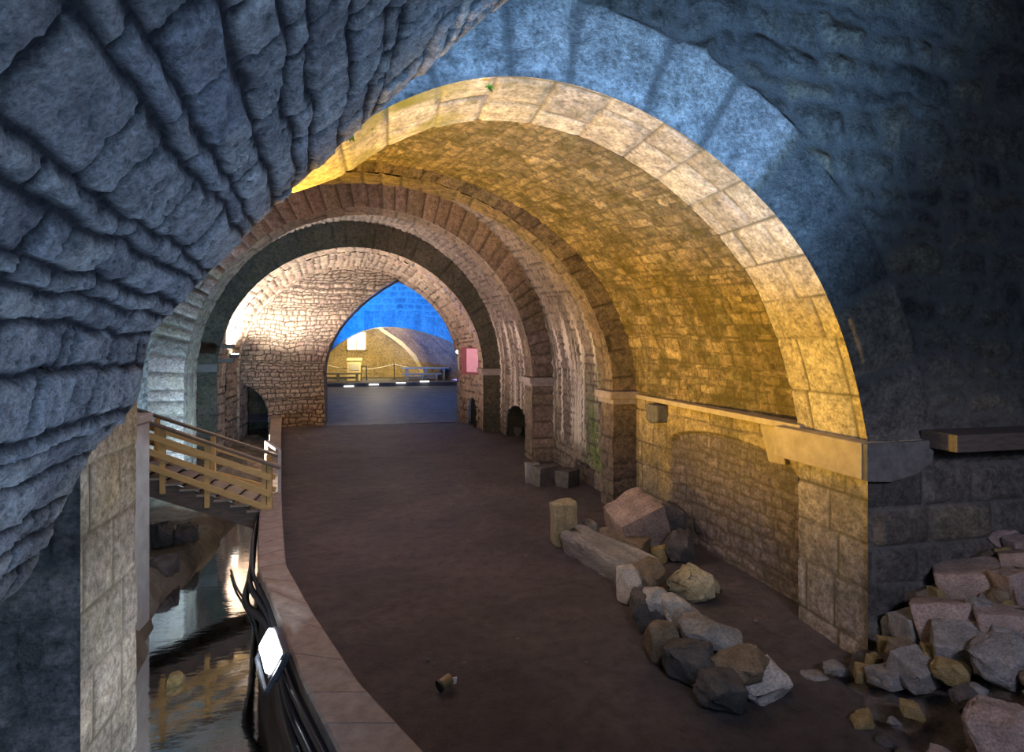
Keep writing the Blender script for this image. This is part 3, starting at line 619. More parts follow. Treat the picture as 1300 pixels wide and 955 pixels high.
def railing(y, side):
    near = side == 'near'
    if near: hr = (on_y(150, 523, y), on_y(356, 594, y)); boards = [(552, 607), (572, 628), (591, 647)]; ux = (185, 344)
    else: hr = (on_y(170, 519, y), on_y(354, 579, y)); boards = [(541, 592), (560, 606), (578, 622)]; ux = (190, 350)
    bm = bmesh.new(); bar(bm, hr[0], hr[1], .11, .04); rl = part('railing', bm, M['handrail'], label='railing on the %s side of the stairs' % side)
    kids = []
    for va, vb in boards:
        bm = bmesh.new(); bar(bm, on_y(160, va - (vb - va) * 25 / 159, y), on_y(ux[1], vb, y), .03, .09); kids.append(('board', bm))
    px = (205, 262, 338) if near else (201, 272, 342)
    for i, u in enumerate(px):
        f = (on_y(u, 0, y)[0] - hr[0][0]) / (hr[1][0] - hr[0][0]); top = hr[0][2] + (hr[1][2] - hr[0][2]) * f; x = on_y(u, 0, y)[0]
        base = a0[2] + sl[2] * (x - a0[0]) / sl[0] - .05
        for dx in ((-.04, .04) if near and i == 2 else (0,)):
            bm = bmesh.new(); box(bm, (x + dx, y + (.05 if near else -.05), (top + base) / 2 - .01), (.07, .07, top - base - .02), bev=.006); kids.append(('post', bm))
    for nm, bm in kids:
        o = bm_obj(nm, bm, M['wood']); o.parent = rl
        if nm == 'board': o['label'] = 'yellow pine board'
railing(YN - .02, 'near'); railing(YFR + .02, 'far')
bm = bmesh.new(); q0 = on_z(352, 578, .95)
h0, h1 = on_y(338, 561, 10.9), on_y(355, 573, 10.2)
bar(bm, h0, h1, .06, .05); bar(bm, h1, (h1[0], h1[1], .3), .05, .05, up=(0, 1, 0)); bar(bm, h0, (h0[0], h0[1], .3), .05, .05, up=(0, 1, 0))
tag(bm_obj('gate_rail', bm, M['greyboard']), 'short pale handrail standing on the parapet just beyond the stairs', 'handrail')

# ------------------------------------------------------------------ cables and floodlight by the parapet
Lc = np.array([Lp[i] for i in range(1, 8)]); w_ = np.array([(Rp[i] - Lp[i]) / np.linalg.norm(Rp[i] - Lp[i]) for i in range(1, 8)])
for i, (off, z, r, txt) in enumerate([(.045, .24, .022, 'thin black cable clipped highest on the channel side of the parapet'), (.06, .13, .032, 'thick black cable in the middle of the three along the parapet'), (.09, .0, .04, 'thickest black pipe lowest of the three along the parapet')]):
    pts = [Lc[k] - w_[k] * (off + .025 * math.sin(k * 1.9 + i)) for k in range(7)]; pts = catmull([(p[0], p[1], z + .03 * math.sin(k * 2.1 + i * 2)) for k, p in enumerate(pts)], 60)
    bm = bmesh.new(); tube(bm, pts, r, 10); tag(bm_obj('cable', bm, M['cable'], smooth=True), txt, 'cable', 'cables along the parapet')
bm = bmesh.new(); pts = catmull([on_z(u, v, -.66) for u, v in [(293, 724), (300, 745), (312, 765), (325, 795), (332, 820)]], 24); tube(bm, [tuple(p) for p in pts], .016, 8)
tag(bm_obj('pipe', bm, M['cable'], smooth=True), 'thin dark pipe lying in the water beside the parapet', 'pipe')
dirn = Lc[2] - Lc[1]; dirn /= np.linalg.norm(dirn); yaw = math.atan2(dirn[1], dirn[0])
pos = at_depth(344, 824, 4.55)
fl = empty('floodlight', tuple(pos), 'long floodlight glaring white on the channel side of the parapet', 'floodlight', rz=yaw)
fl.rotation_euler = Euler((math.radians(30), 0, yaw), 'XYZ')
bm = bmesh.new(); box(bm, (0, -.05, -.02), (.50, .08, .22), bev=.02); bm_obj('housing', bm, M['lamp_metal'], fl)
bm = bmesh.new(); box(bm, (0, .0, -.01), (.45, .06, .17), bev=.02); bm_obj('lamp_glass', bm, M['hot'], fl, smooth=False)
bm = bmesh.new(); box(bm, (-.28, -.03, -.08), (.02, .03, .25)); box(bm, (.28, -.03, -.08), (.02, .03, .25)); box(bm, (0, -.03, -.2), (.58, .03, .02)); bm_obj('bracket', bm, M['lamp_metal'], fl)

# little can lamp on the floor
pos = on_z(568, 872, .03); cl = empty('spotlight', (pos[0], pos[1], .01), 'small brown can spotlight lying on the bare earth floor', 'spotlight', rz=.5)
bm = bmesh.new(); tube(bm, [(-.07, 0, .055), (.03, 0, .075)], .045, 16); bm_obj('can', bm, M['lampbrown'], cl)
bm = bmesh.new(); tube(bm, [(-.085, 0, .052), (-.065, 0, .056)], .05, 16); bm_obj('rim', bm, M['iron'], cl)
bm = bmesh.new(); box(bm, (.06, -.01, .05), (.06, .012, .05), Euler((0, .3, .3)).to_matrix(), .003); box(bm, (.05, .045, .03), (.05, .012, .05), None, .003); bm_obj('bracket', bm, M['white'], cl)

# wall signs and lamps on the far right
sg = empty('notice_board', (2.80, 19.75, 2.2), 'maroon notice board with pink panel on the far right wall', 'sign', rz=math.radians(38))
bm = bmesh.new(); box(bm, (0, 0, .15), (.05, .95, .95), bev=.01); bm_obj('board', bm, M['sign'], sg)
bm = bmesh.new(); box(bm, (-.03, -.10, .17), (.02, .56, .82), bev=.004); bm_obj('panel', bm, M['notice'], sg)
wl = empty('wall_lamp', (2.62, 21.6, 2.4), 'small wall lamp glowing white on the right edge of the blue opening', 'lamp')
bm = bmesh.new(); tube(bm, [(0, 0, .2), (-.12, -.06, .28)], .06, 10); bm_obj('lamp_glass', bm, M['strip'], wl)
bm = bmesh.new(); tube(bm, [(0, .02, -.45), (-.03, .0, -.4), (-.06, -.02, .0), (0, 0, .22)], .02, 8); bm_obj('bracket', bm, M['white'], wl)
lm = empty('floodlight', (-4.93, 19.95, 2.55), 'small floodlight on the left springing of the fourth arch, washing it white', 'floodlight')
bm = bmesh.new(); box(bm, (0, 0, 0), (.22, .30, .10), bev=.015); bm_obj('housing', bm, M['iron'], lm)
bm = bmesh.new(); box(bm, (.02, 0, .06), (.16, .24, .02)); bm_obj('lamp_glass', bm, M['warmhot'], lm)
for y in (-.1, .1):
    bm = bmesh.new(); box(bm, (-.1, y, -.06), (.25, .04, .04)); bm_obj('bracket', bm, M['iron'], lm)
for y, z, tx in ((18.75, 2.42, 'short dark timber peg jutting from the lit arch, lower of two'), (18.85, 2.85, 'short dark timber peg jutting from the lit arch, upper of two')):
    bm = bmesh.new(); box(bm, (-4.9, y, z), (.5, .16, .12), bev=.01); tag(bm_obj('timber_peg', bm, M['darkwood']), tx, 'beam', 'timber pegs in the lit arch')

# ------------------------------------------------------------------ far room furniture
ZF = .95
for i, (u, v) in enumerate([(443, 490.5), (474.5, 488.3), (509, 486.2), (539, 484.4)]):
    p = on_y(u, v, 31.0); 
    bm = bmesh.new(); box(bm, (p[0], 30.98, max(.78, p[2])), (.50, .06, .05))
    tag(bm_obj('light_strip', bm, M['strip']), ['leftmost', 'second from left', 'third from left', 'rightmost'][i] + ' of four white light strips along the far step', 'light strip', 'light strips on the far step')
def ff(u, Y): return on_y(u, 442, Y)[0]
# lectern box
lc = empty('display_cabinet', (ff(450, 33.5), 33.5, ZF), 'pale wooden display cabinet with slanted top behind the rope', 'cabinet')
bm = bmesh.new(); pr = [(-.38, -.25, 0), (.38, -.25, 0), (.38, -.25, 1.12), (-.38, -.25, 1.12)]
va = [bm.verts.new(p) for p in pr]; vb = [bm.verts.new((p[0], .3, p[2] + (.1 if p[2] > 0 else 0))) for p in pr]
bm.faces.new(va); bm.faces.new(vb[::-1])
for i in range(4): bm.faces.new((va[i], vb[i], vb[(i + 1) % 4], va[(i + 1) % 4]))
bm_obj('cabinet_body', bm, M['paleboard'], lc)
bm = bmesh.new(); box(bm, (0, -.26, .78), (.56, .02, .4), bev=.004); bm_obj('display_panel', bm, M['greyboard'], lc)
bm = bmesh.new(); box(bm, (0, .02, 1.20), (.84, .66, .04), Euler((.18, 0, 0)).to_matrix(), .005); bm_obj('top', bm, M['paleboard'], lc)
bm = bmesh.new(); o = empty('stool', (ff(462, 33.4), 33.4, ZF), 'dark tall stool beside the pale cabinet', 'stool')
box(bm, (0, 0, .82), (.34, .34, .06), bev=.01); bm_obj('seat', bm, M['iron'], o)
for x in (-.13, .13):
    for y in (-.13, .13):
        bm = bmesh.new(); bar(bm, (x * 1.2, y * 1.2, 0), (x, y, .8), .045, .045, up=(0, 1, 0)); bm_obj('leg', bm, M['iron'], o)
def bench(X, Y, L, h, mat, label, nm='bench', legs=3, back=False, wd=.5):
    b = empty(nm, (X, Y, ZF), label, nm.replace('_', ' '))
    bm = bmesh.new(); box(bm, (0, 0, h - .04), (L, wd, .09), bev=.01); bm_obj('seat' if nm == 'bench' else 'tabletop', bm, mat, b)
    for i in range(legs):
        x = -L / 2 + .3 + (L - .6) * i / (legs - 1)
        for y in (-wd * .36, wd * .36):
            bm = bmesh.new(); box(bm, (x, y, (h - .08) / 2), (.12, .09, h - .08), bev=.008); bm_obj('leg', bm, mat, b)
    bm = bmesh.new(); box(bm, (0, 0, h * .45), (L - .6, .06, .09)); bm_obj('stretcher', bm, mat, b)
bench(ff(429, 32.2), 32.2, 2.6, .50, M['paleboard'], 'long pale yellow bench at left of the far room')
bench(ff(540, 33.2), 33.2, 2.7, .74, M['greyboard'], 'long grey wooden table on trestle legs at right of the far room', 'table', 3, wd=.75)
bench(ff(536, 32.5), 32.5, 2.2, .42, M['greyboard'], 'low grey bench in front of the long table', 'bench', 3, wd=.3)
posts = []
for u, lab in ((412, 'left end of the rope'), (500.5, 'middle of the far room'), (584, 'right end of the rope')):
    x = ff(u, 34.4); o = empty('rope_post', (x, 34.4, ZF), 'thin dark rope post at the ' + lab, 'post', 'rope posts')
    bm = bmesh.new(); tube(bm, [(0, 0, 0), (0, 0, .95)], .03, 10); bm_obj('pole', bm, M['iron'], o)
    bm = bmesh.new(); tube(bm, [(0, 0, 0), (0, 0, .025)], .15, 16); bm_obj('base', bm, M['iron'], o); posts.append(Vector((x, 34.4, ZF + .9)))
for a_, b_, lab in ((posts[0], posts[1], 'left'), (posts[1], posts[2], 'right')):
    bm = bmesh.new(); tube(bm, [a_.lerp(b_, f) - Vector((0, 0, 4 * f * (1 - f) * .30)) for f in np.linspace(0, 1, 20)], .025, 6)
    tag(bm_obj('rope', bm, M['rope'], smooth=True), 'sagging pale barrier rope, %s span between posts' % lab, 'rope', 'barrier ropes')
# bright window
pw = on_y(452.5, 433, 36.8)
wn = empty('window_1', (pw[0], 36.95, pw[2] - .45), 'small bright white window high on the ochre wall', 'window'); wn['kind'] = 'structure'
bm = bmesh.new(); box(bm, (0, -.02, .45), (1.1, .04, 1.1)); bm_obj('pane', bm, M['pane'], wn)
bm = bmesh.new()
for x in (-.57, .57): box(bm, (x, -.03, .45), (.06, .1, 1.2))
for z in (-.12, 1.02): box(bm, (0, -.03, z), (1.2, .1, .06))
box(bm, (0, -.05, .2), (.05, .06, .6)); bm_obj('window_frame', bm, M['paleboard'], wn)

# ------------------------------------------------------------------ stones
def rock_mesh(seed, blocky=.5, sub=2, flat=1.0):
    rs = random.Random(seed); bm = bmesh.new(); pts = []
    for _ in range(34):
        v = Vector((rs.gauss(0, 1), rs.gauss(0, 1), rs.gauss(0, 1))); v.normalize()
        m = max(abs(v.x), abs(v.y), abs(v.z)); bx = v / m; pts.append((v * (1 - blocky) + bx * blocky) * .5 * rs.uniform(.78, 1.0))
    if blocky > .65:
        for sx in (-1, 1):
            for sy in (-1, 1):
                for sz in (-1, 1): pts.append(Vector((sx * rs.uniform(.4, .5), sy * rs.uniform(.4, .5), sz * rs.uniform(.4, .5))))
    for p in pts: bm.verts.new(p)
    r = bmesh.ops.convex_hull(bm, input=bm.verts); junk = [g for g in r['geom_interior'] + r['geom_unused'] if isinstance(g, bmesh.types.BMVert)]
    if junk: bmesh.ops.delete(bm, geom=list(set(junk)), context='VERTS')
    bmesh.ops.dissolve_limit(bm, angle_limit=math.radians(14), verts=bm.verts, edges=bm.edges)
    bmesh.ops.bevel(bm, geom=list(bm.edges), offset=.035, segments=2, affect='EDGES', profile=.6, clamp_overlap=True)
    bmesh.ops.triangulate(bm, faces=bm.faces)
    bmesh.ops.subdivide_edges(bm, edges=bm.edges, cuts=3, use_grid_fill=True)
    V = np.array([v.co[:] for v in bm.verts]); n = (fbm(V[:, 0] * 4 + V[:, 2] * 2.3 + seed, V[:, 1] * 4 - V[:, 2] * 1.7, seed, 4) - .5) * .13 + (fbm(V[:, 0] * 13 + V[:, 1] * 5 + seed, V[:, 2] * 13 - V[:, 1] * 7, seed + 3, 4) - .5) * .07
    bm.normal_update()
    for v, q in zip(bm.verts, n): v.co += v.normal * float(q)
    V = np.array([v.co[:] for v in bm.verts]); lo, hi = V.min(0), V.max(0)
    for v in bm.verts: v.co = Vector((np.array(v.co) - (lo + hi) / 2) / (hi - lo))
    me = bpy.data.meshes.new('stone'); bm.to_mesh(me); bm.free()
    for p in me.polygons: p.use_smooth = True
    return me
def stone(name, px, zb, mat, label, seed, blocky=.5, rz=0, tilt=(0, 0), group=None, depthf=.9, cat='stone', ground=None, sink=.03):
    u0, v0, u1, v1 = px; uc = (u0 + u1) / 2
    if ground is None: k = (CZ - zb) * F / (v1 - HOR)
    else:
        k = 2.5; vc = v0 + (v1 - v0) * .62
        while k < 9:
            p = at_depth(uc, vc, k)
            if p[2] <= ground(p[0], p[1]): break
            k += .02
    w = (u1 - u0) * k / F; h = (v1 - v0) * k / F * .95; dp = w * depthf
    if ground is None: p = at_depth(uc, v1, k + dp * .35); p[2] = zb + h * .5 - sink
    else: p = at_depth(uc, (v0 + v1) / 2, k + dp * .1)
    me = rock_mesh(seed, blocky); o = link_mesh(name, me, M[mat]); o.location = tuple(p)
    o.rotation_euler = (math.radians(tilt[0]), math.radians(tilt[1]), -A + math.radians(rz)); o.scale = (w, dp, h)
    return tag(o, label, cat, group)
G1 = 'stones lined up along the right edge of the floor'
stone('stone_block', (699, 631, 732, 693), 0, 'rock_lime', 'upright squared yellowish block standing at the far end of the stone row', 1, .9, 12, group=G1)
# long slab lying along the floor edge
pA_, pB_ = on_z(722, 700, 0), on_z(806, 748, 0); c = (pA_ + pB_) / 2; d = pB_ - pA_; Ls = np.linalg.norm(d) + .25
o = link_mesh('stone_slab', rock_mesh(2, .95), M['rock_grey']); o.location = (c[0] + .1, c[1] + .05, .14); o.scale = (Ls, .46, .34); o.rotation_euler = (math.radians(4), 0, math.atan2(d[1], d[0])); tag(o, 'long squared grey slab lying along the floor edge, longest in the row', 'stone', G1)
row = [((783, 716, 818, 768), 0, 'rock_white', 'pale rough stone butted against the near end of the long slab'), ((803, 707, 848, 752), .12, 'rock_brown', 'brown rounded stone just behind the pale stone at the slab end'),
    ((797, 748, 852, 806), 0, 'rock_dark', 'dark lower stone under the pale pair in the row'), ((814, 743, 854, 786), .16, 'rock_white', 'whitish stone on top of the row, left of a pale pair'),
    ((834, 755, 880, 796), .14, 'rock_white', 'whitish wedge stone on top of the row, right of a pale pair'), ((852, 768, 893, 806), .12, 'rock_grey', 'grey-brown stone next below the whitish wedge in the row'),
    ((818, 786, 866, 846), 0, 'rock_brown', 'brown bottom stone facing the earth floor below the pale pair'), ((858, 793, 944, 844), .10, 'rock_grey', 'broad grey stone on top of the near part of the row'),
    ((840, 812, 906, 874), 0, 'rock_dark', 'dark bottom stone beneath the broad grey stone'), ((896, 833, 974, 876), .06, 'rock_brown', 'brown flat stone near the lower end of the row'),
    ((922, 850, 996, 888), 0, 'rock_white', 'pale flat stone lowest in the row, at the pier foot'), ((880, 858, 950, 910), 0, 'rock_dark', 'dark stone in front of the flat stones at the near end of the row')]
for i, (px, zb, mt, lab) in enumerate(row): stone('stone', px, zb, mt, lab, 20 + i, .5, (i * 47) % 60 - 30, ((i * 31) % 24 - 12, (i * 17) % 24 - 12), G1)
G2 = 'stones heaped against the side wall'
heap = [((848, 716, 912, 768), 0, 'rock_lime', 'large rounded ochre boulder lying by itself under the blind arch', .3), ((773, 634, 842, 702), .05, 'rock_pink', 'big tilted angular block against the pilaster, largest of the heap', .8),
    ((838, 636, 872, 684), .12, 'rock_dark', 'dark stone right of the big tilted block, touching the wall', .6), ((760, 664, 802, 704), 0, 'rock_brown', 'brown stone left of the big tilted block', .5),
    ((778, 678, 824, 716), 0, 'rock_brown', 'brown slabby stone under the big tilted block', .7), ((738, 657, 762, 690), 0, 'rock_grey', 'small grey upright stone behind the long slab', .5),
    ((842, 672, 884, 716), .02, 'rock_dark', 'dark stone between the big tilted block and the boulder', .4), ((822, 690, 848, 716), 0, 'rock_ochre', 'small ochre stone in front of the heap', .4)]
for i, (px, zb, mt, lab, bl) in enumerate(heap): stone('boulder' if i == 0 else 'stone', px, zb, mt, lab, (91 if i == 0 else 50 + i), bl, (i * 53) % 70 - 35, ((14, -20) if i == 1 else ((i * 13) % 20 - 10, (i * 29) % 20 - 10)), None if i == 0 else G2)
G3 = 'stones at the foot of the third pilaster'
for i, (px, lab) in enumerate([((666, 585, 686, 613), 'left of three stones at the foot of the far pilaster'), ((676, 588, 706, 618), 'middle dark stone of three at the foot of the far pilaster'), ((704, 594, 734, 619), 'right dark stone of three at the foot of the far pilaster')]):
    stone('stone', px, 0, ('rock_grey', 'rock_dark', 'rock_dark')[i], lab, 70 + i, .7, i * 25, group=G3)
for i, (px, lab) in enumerate([((650, 540, 664, 554), 'dark stone lying left in the low niche'), ((660, 536, 676, 552), 'dark stone lying right in the low niche')]):
    stone('stone', px, 0, 'rock_dark', lab, 75 + i, .5, i * 30, group='stones in the low niche')

# rubble pile on the right
def pile(X, Y):
    return max(-.02, .12 + .50 * (X - 3.7) + .25 * (4.1 - Y) + (0 if X > 3.7 else .35 * (X - 3.7)))
def pile_np(X, Y): return np.maximum(-.08, .12 + .50 * (X - 3.7) + .25 * (4.1 - Y) + np.where(X > 3.7, 0, .35 * (X - 3.7)))
Xg = np.linspace(2.6, 8.6, 110); Yg = np.linspace(.6, 4.2, 80); P = np.zeros((110, 80, 3)); P[..., 0] = Xg[:, None]; P[..., 1] = Yg[None]; P[..., 2] = np.minimum(pile_np(P[..., 0], P[..., 1]), 2.3) - .16
sm = lambda S, T, P: (fbm(S * 5, T * 5, 81, 5) - .5, 1., .5, 0., 0.)
o = surf('rubble_bed', P, P[..., 0], P[..., 1], sm, .22, np.array([5, 2, 20.]), M['rock_dark'], label='dark gravel filling between the stones of the rubble pile', cat='gravel', kind='stuff')
pl = [((1256, 672, 1294, 702), 'rock_pink', 'pinkish angular stone on the very top of the pile'), ((1279, 681, 1306, 704), 'rock_pink', 'small pink stone right of the topmost one'), ((1272, 700, 1308, 727), 'rock_pink', 'pink-brown stone below the two topmost stones, at the frame edge'),
    ((1238, 700, 1274, 726), 'rock_brown', 'brown stone below left of the topmost stone'), ((1196, 715, 1274, 765), 'rock_pink', 'large peaked pinkish-grey stone at the upper left of the pile'), ((1272, 722, 1310, 774), 'rock_pink', 'tall pink stone at the right frame edge, mid pile'),
    ((1254, 743, 1286, 773), 'rock_brown', 'rounded reddish stone right of the large peaked one'), ((1183, 743, 1206, 774), 'rock_ochre', 'ochre stone left of the large peaked one'), ((1165, 760, 1236, 821), 'rock_pink', 'largest oblong pinkish boulder in the middle of the pile'),
    ((1224, 756, 1262, 810), 'rock_grey', 'blue-grey stone behind the right end of the oblong boulder'), ((1244, 771, 1308, 810), 'rock_pink', 'broad pinkish stone at the right, below the reddish rounded one'), ((1153, 747, 1186, 779), 'rock_brown', 'small brown stone touching the wall at the pile top left'),
    ((1120, 780, 1144, 812), 'rock_grey', 'small grey stone farthest left against the wall'), ((1137, 776, 1181, 821), 'rock_grey', 'grey stone just left of the oblong boulder'), ((1186, 800, 1257, 843), 'rock_grey', 'dark slab below the oblong boulder'),
    ((1226, 803, 1310, 868), 'rock_grey', 'huge grey block at the lower right of the pile'), ((1115, 810, 1140, 828), 'rock_ochre', 'small ochre stone below the small grey stone by the wall'), ((1135, 833, 1189, 868), 'rock_grey', 'flat blue-grey slab at the bottom of the pile, left of centre'),
    ((1185, 836, 1228, 868), 'rock_ochre', 'mottled ochre and grey stone at the bottom centre of the pile'), ((1106, 847, 1153, 870), 'rock_grey', 'low grey stone at the bottom of the pile near the pier'), ((1086, 846, 1110, 868), 'rock_ochre', 'small ochre-grey stone right at the pier corner'),
    ((1049, 841, 1080, 862), 'rock_grey', 'small grey stone at the foot of the pier face'), ((1171, 818, 1195, 842), 'rock_ochre', 'small ochre stone under the oblong boulder'), ((1101, 831, 1118, 847), 'rock_ochre', 'tiny ochre stone at the pier corner above the low grey stone'), ((1016, 852, 1050, 872), 'rock_grey', 'small grey stone leftmost of the pile, below the pier face'),
    ((1130, 818, 1174, 842), 'rock_brown', 'brown flat stone between the grey stone and the bottom slab')]
G4 = 'stones of the rubble pile'
for i, (px, mt, lab) in enumerate(pl): stone('stone', px, 0, mt, lab, 100 + i, .72 if i % 3 else .5, (i * 41) % 80 - 40, ((i * 23) % 36 - 18, (i * 37) % 36 - 18), G4, .85, ground=pile)
rs = random.Random(5); protos = [rock_mesh(200 + i, .6) for i in range(6)]
for mt_i, me in enumerate(protos): me.materials.append(M[['rock_grey', 'rock_pink', 'rock_brown', 'rock_grey', 'rock_ochre', 'rock_dark'][mt_i]])
small = []
for i in range(130):
    x, y = rs.uniform(3.0, 6.3), rs.uniform(2.3, 4.05); s = rs.uniform(.10, .22)
    if pile(x, y) < 0 or (x < 3.9 and y > 3.6): continue
    o = bpy.data.objects.new('small_stone', protos[i % 6]); col.objects.link(o); o.location = (x, y, pile(x, y) - .05 + s * .15); o.scale = (s, s * rs.uniform(.7, 1), s * rs.uniform(.5, .8)); o.rotation_euler = (rs.uniform(-.4, .4), rs.uniform(-.4, .4), rs.uniform(0, 6))
    tag(o, 'small broken stone wedged between the larger stones of the right rubble pile', 'stone', 'small stones in the rubble pile')
for i in range(14):     # near side of the pile
    x, y = rs.uniform(3.1, 5.2), rs.uniform(1.9, 3.0); s = rs.uniform(.3, .55)
    o = bpy.data.objects.new('stone', protos[i % 6]); col.objects.link(o); o.location = (x, y, pile(x, y) - .02); o.scale = (s, s * rs.uniform(.7, 1), s * rs.uniform(.5, .8)); o.rotation_euler = (rs.uniform(-.4, .4), rs.uniform(-.4, .4), rs.uniform(0, 6))
    tag(o, 'large broken stone on the near slope of the rubble pile at the bottom edge', 'stone', 'stones on the near slope of the rubble pile')
# pebbles on the earth
for i, (u, v, s) in enumerate([(543, 839, .035), (590, 844, .045), (612, 849, .03), (637, 851, .03), (657, 812, .03), (744, 842, .025), (575, 778, .03), (553, 718, .035), (668, 706, .03), (595, 688, .03), (960, 790, .05), (470, 715, .04), (510, 700, .03)]):
    p = on_z(u, v, .0); o = bpy.data.objects.new('pebble', protos[3]); col.objects.link(o); o.location = (p[0], p[1], s * .25); o.scale = (s, s * .8, s * .6); o.rotation_euler = (0, 0, i * 1.3)
    tag(o, 'small pale pebble lying loose on the dark earth floor', 'pebble', 'pebbles on the earth floor')
# rocks on the channel bank and one brown stone in the water
for i, (px, zb, mt, lab) in enumerate([((192, 660, 222, 700), -.5, 'rock_dark', 'dark rock on the channel bank under the stairs, nearest the pillar'), ((218, 664, 252, 700), -.55, 'rock_dark', 'dark craggy rock under the middle of the stairs'), ((190, 704, 230, 736), -.6, 'rock_dark', 'flat brown bank rock beside the pillar foot'), ((212, 854, 234, 874), -.72, 'rock_ochre', 'small ochre stone at the water edge at the bottom of the picture')]):
    stone('rock', px, zb, mt, lab, 300 + i, .4, i * 30, (0, 0), 'rocks on the channel bank')

# ferns on the front arch
def fern(u, v, Y, s, lab, n=9):
    rs = random.Random(int(u)); p = on_y(u, v, Y); bm = bmesh.new()
    for k in range(n):
        a_ = rs.uniform(0, 2 * PI); L = s * rs.uniform(.6, 1); d = Vector((math.cos(a_), -.5 - .3 * rs.random(), math.sin(a_) * .8 - .2)).normalized(); sd = d.cross(Vector((0, 1, .3))).normalized()
        prev = None
        for q in np.linspace(0, 1, 6):
            w = L * .22 * math.sin(PI * (.12 + .86 * q)); c = d * L * q + Vector((0, 0, -.35 * L * q * q)); a1_, b1_ = bm.verts.new(c - sd * w), bm.verts.new(c + sd * w)
            if prev: bm.faces.new((prev[0], prev[1], b1_, a1_))
            prev = (a1_, b1_)
    o = bm_obj('fern', bm, M['fern'], loc=tuple(p)); tag(o, lab, 'fern', 'ferns on the front arch')
fern(466, 157, 4.5, .10, 'bright green fern tuft under the left of the front arch, right of two'); fern(441, 167, 4.4, .10, 'bright green fern tuft under the left of the front arch, left of two'); fern(413, 183, 4.4, .07, 'tiny fern tuft lowest at the groin edge')
fern(620, 110, 4.22, .05, 'tiny fern growing at the crown joint of the front arch')

# ------------------------------------------------------------------ lights
def spot(name, loc, target, power, color, size=80, blend=.5, r=.15):
    d = bpy.data.lights.new(name, 'SPOT'); d.energy = power; d.color = color; d.spot_size = math.radians(size); d.spot_blend = blend; d.shadow_soft_size = r
    o = bpy.data.objects.new(name, d); col.objects.link(o); o.location = loc; o.rotation_euler = (Vector(target) - Vector(loc)).to_track_quat('-Z', 'Y').to_euler(); return o
def point(name, loc, power, color, r=.2):
    d = bpy.data.lights.new(name, 'POINT'); d.energy = power; d.color = color; d.shadow_soft_size = r
    o = bpy.data.objects.new(name, d); col.objects.link(o); o.location = loc; return o
BLUE = (.26, .50, 1.0)
spot('blue_vault_light', (1.5, 2.6, .3), (-1.4, 2.1, 3.3), 1000, (.34, .55, 1.0), 84, .85, .05)
spot('blue_pier_light', (.4, .6, 1.6), (-2.2, 5.0, .7), 170, (.44, .64, 1.0), 60, .8, .15)
spot('pillar_fill', (-.9, 6.4, 2.6), (-2.95, 7.6, .9), 130, (.60, .80, 1.0), 36, .6, .1)  # added unseen spot to brighten the pillar's channel side
spot('blue_arch_light', (1.3, .7, .4), (2.0, 4.2, 4.95), 2900, (.25, .53, 1.0), 56, .8, .12)
spot('yellow_vault_light', (-3.0, 6.0, .9), (1.2, 6.3, 5.4), 3900, (1.0, .58, .085), 104, .55, .15)
spot('yellow_crown_fill', (.8, 7.4, 1.8), (-.6, 5.2, 4.8), 1100, (1.0, .60, .09), 58, .9, .2)  # extra spot, no lamp there; lifts the left of the crown
spot('yellow_wall_fill', (-1.2, 6.4, 3.6), (4.2, 6.2, 1.5), 220, (1.0, .74, .42), 62, .9, .3)  # made-up source in mid-air so the right bay wall gets light
spot('cool_pier_light', (-3.0, 11.7, .25), (-4.75, 13.6, 1.9), 1500, (.34, .66, 1.0), 110, .6, .15)
spot('cool_stair_light', (-3.5, 12.0, -.1), (-3.6, 14.5, .3), 200, (.7, .88, 1.0), 120, .6, .1)
spot('arch_wash', (-4.6, 19.3, 2.5), (-3.9, 20.0, 4.6), 2700, (1.0, .86, .74), 130, .6, .12)
spot('end_wall_fill', (-3.0, 17.6, .6), (-3.0, 21.4, 1.8), 130, (1.0, .55, .20), 80, .8, .2)  # added spot standing in for warm bounce low on the end wall
spot('pink_wash', (-4.2, 18.0, 2.2), (-1.6, 21.4, 4.0), 230, (1.0, .55, .66), 60, .9, .2)
spot('streak_light', (-4.0, 16.6, .2), (3.6, 16.4, 2.8), 2500, (1.0, .70, .62), 100, .7, .2)
spot('third_bay_light', (-3.2, 10.6, .5), (3.4, 12.4, 2.6), 800, (1.0, .84, .66), 110, .8, .2)
spot('voussoir_light', (-2.0, 10.4, .5), (-.4, 13.6, 6.2), 1500, (1.0, .72, .58), 80, .8, .2)
spot('blue_room_light', (-2.4, 24.2, .8), (.6, 30, 5.0), 6200, (.01, .24, 1.0), 66, .6, .2)
spot('blue_room_crown', (2.0, 23.2, 1.0), (.9, 25.5, 5.6), 1200, (.05, .40, 1.0), 70, .6, .2)
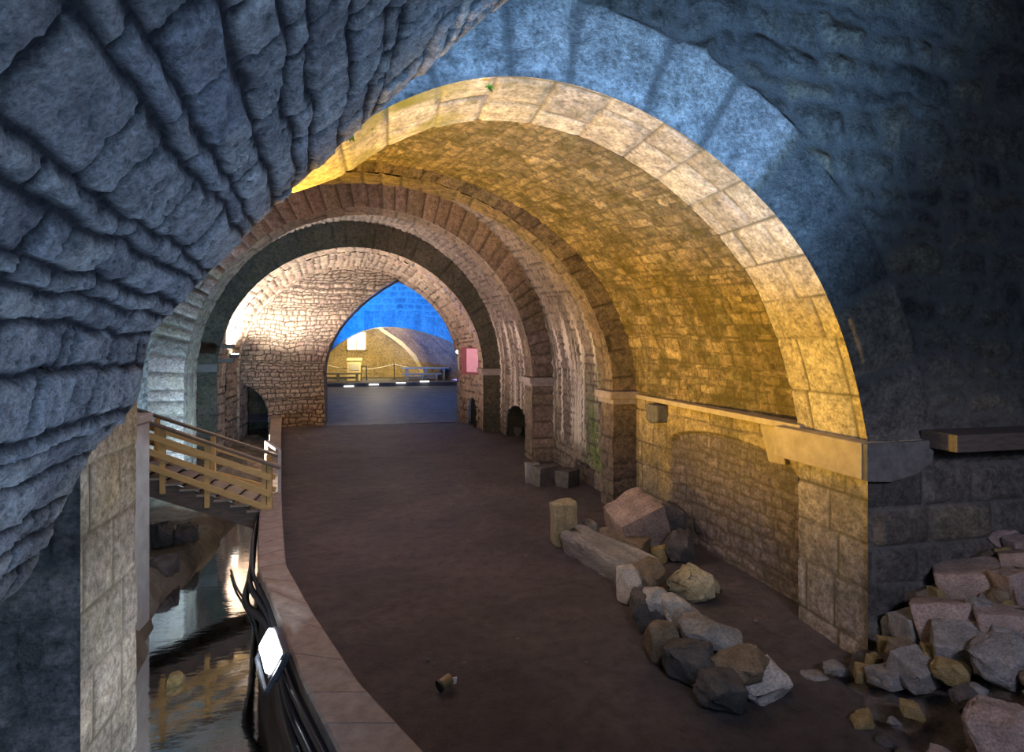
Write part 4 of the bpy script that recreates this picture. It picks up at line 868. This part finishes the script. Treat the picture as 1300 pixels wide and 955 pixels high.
spot('blue_floor_fill', (2.5, 24, 4.6), (0, 26, 0), 130, (.10, .25, 1.0), 90, .9, .3)  # invented downward spot that tints the far floor blue
point('far_furniture_fill', (-.6, 31.7, 3.4), 230, (1.0, .85, .55), .2)  # fill with no fixture, added to warm the benches and table
spot('far_room_light', (-1.0, 31.6, 4.2), (-1.6, 37, 2.4), 1500, (1.0, .74, .32), 110, .7, .3)
point('far_violet_light', (4.0, 33.6, 1.6), 120, (.5, .4, 1.0), .3)
lampw = fl.matrix_basis @ Vector((0, .10, .05))
spot('channel_flood', lampw, (-2.0, 7.0, -.8), 85, (.72, .86, 1.0), 100, .5, .08)
spot('channel_flood_near', lampw, (-1.35, 5.2, -.8), 50, (.74, .88, 1.0), 90, .7, .08)
def area(name, loc, target, power, color, size):
    d = bpy.data.lights.new(name, 'AREA'); d.energy = power; d.color = color; d.size = size
    o = bpy.data.objects.new(name, d); col.objects.link(o); o.location = loc; o.rotation_euler = (Vector(target) - Vector(loc)).to_track_quat('-Z', 'Y').to_euler(); return o
area('near_fill', (1.5, -2.0, 4.4), (4.2, 4.5, 2.6), 130, (.42, .63, 1.0), 2.0)
area('floor_fill', (-.4, 7.6, 4.4), (.1, 10.5, 0), 85, (.86, .74, .95), 1.2)
area('front_floor_fill', (.5, -1.4, 4.6), (.8, 5.0, 0), 26, (.74, .72, .95), 1.2)
spot('pile_light', (2.6, -.4, 3.6), (5.0, 3.9, .5), 330, (.92, .80, .95), 50, .8, .2)
spot('row_light', (1.4, 1.0, 4.2), (2.6, 5.6, .2), 200, (.90, .86, .92), 40, .8, .2)

w = bpy.data.worlds.new('dim_ambient'); scene.world = w; w.use_nodes = True
w.node_tree.nodes['Background'].inputs[0].default_value = (.45, .5, .7, 1); w.node_tree.nodes['Background'].inputs[1].default_value = .02
scene.view_settings.view_transform = 'Standard'; scene.view_settings.look = 'None'; scene.view_settings.exposure = 0
scene.cycles.use_denoising = True
scene.cycles.max_bounces = 8; scene.cycles.diffuse_bounces = 4; scene.cycles.transparent_max_bounces = 12
scene.cycles.sample_clamp_indirect = 6
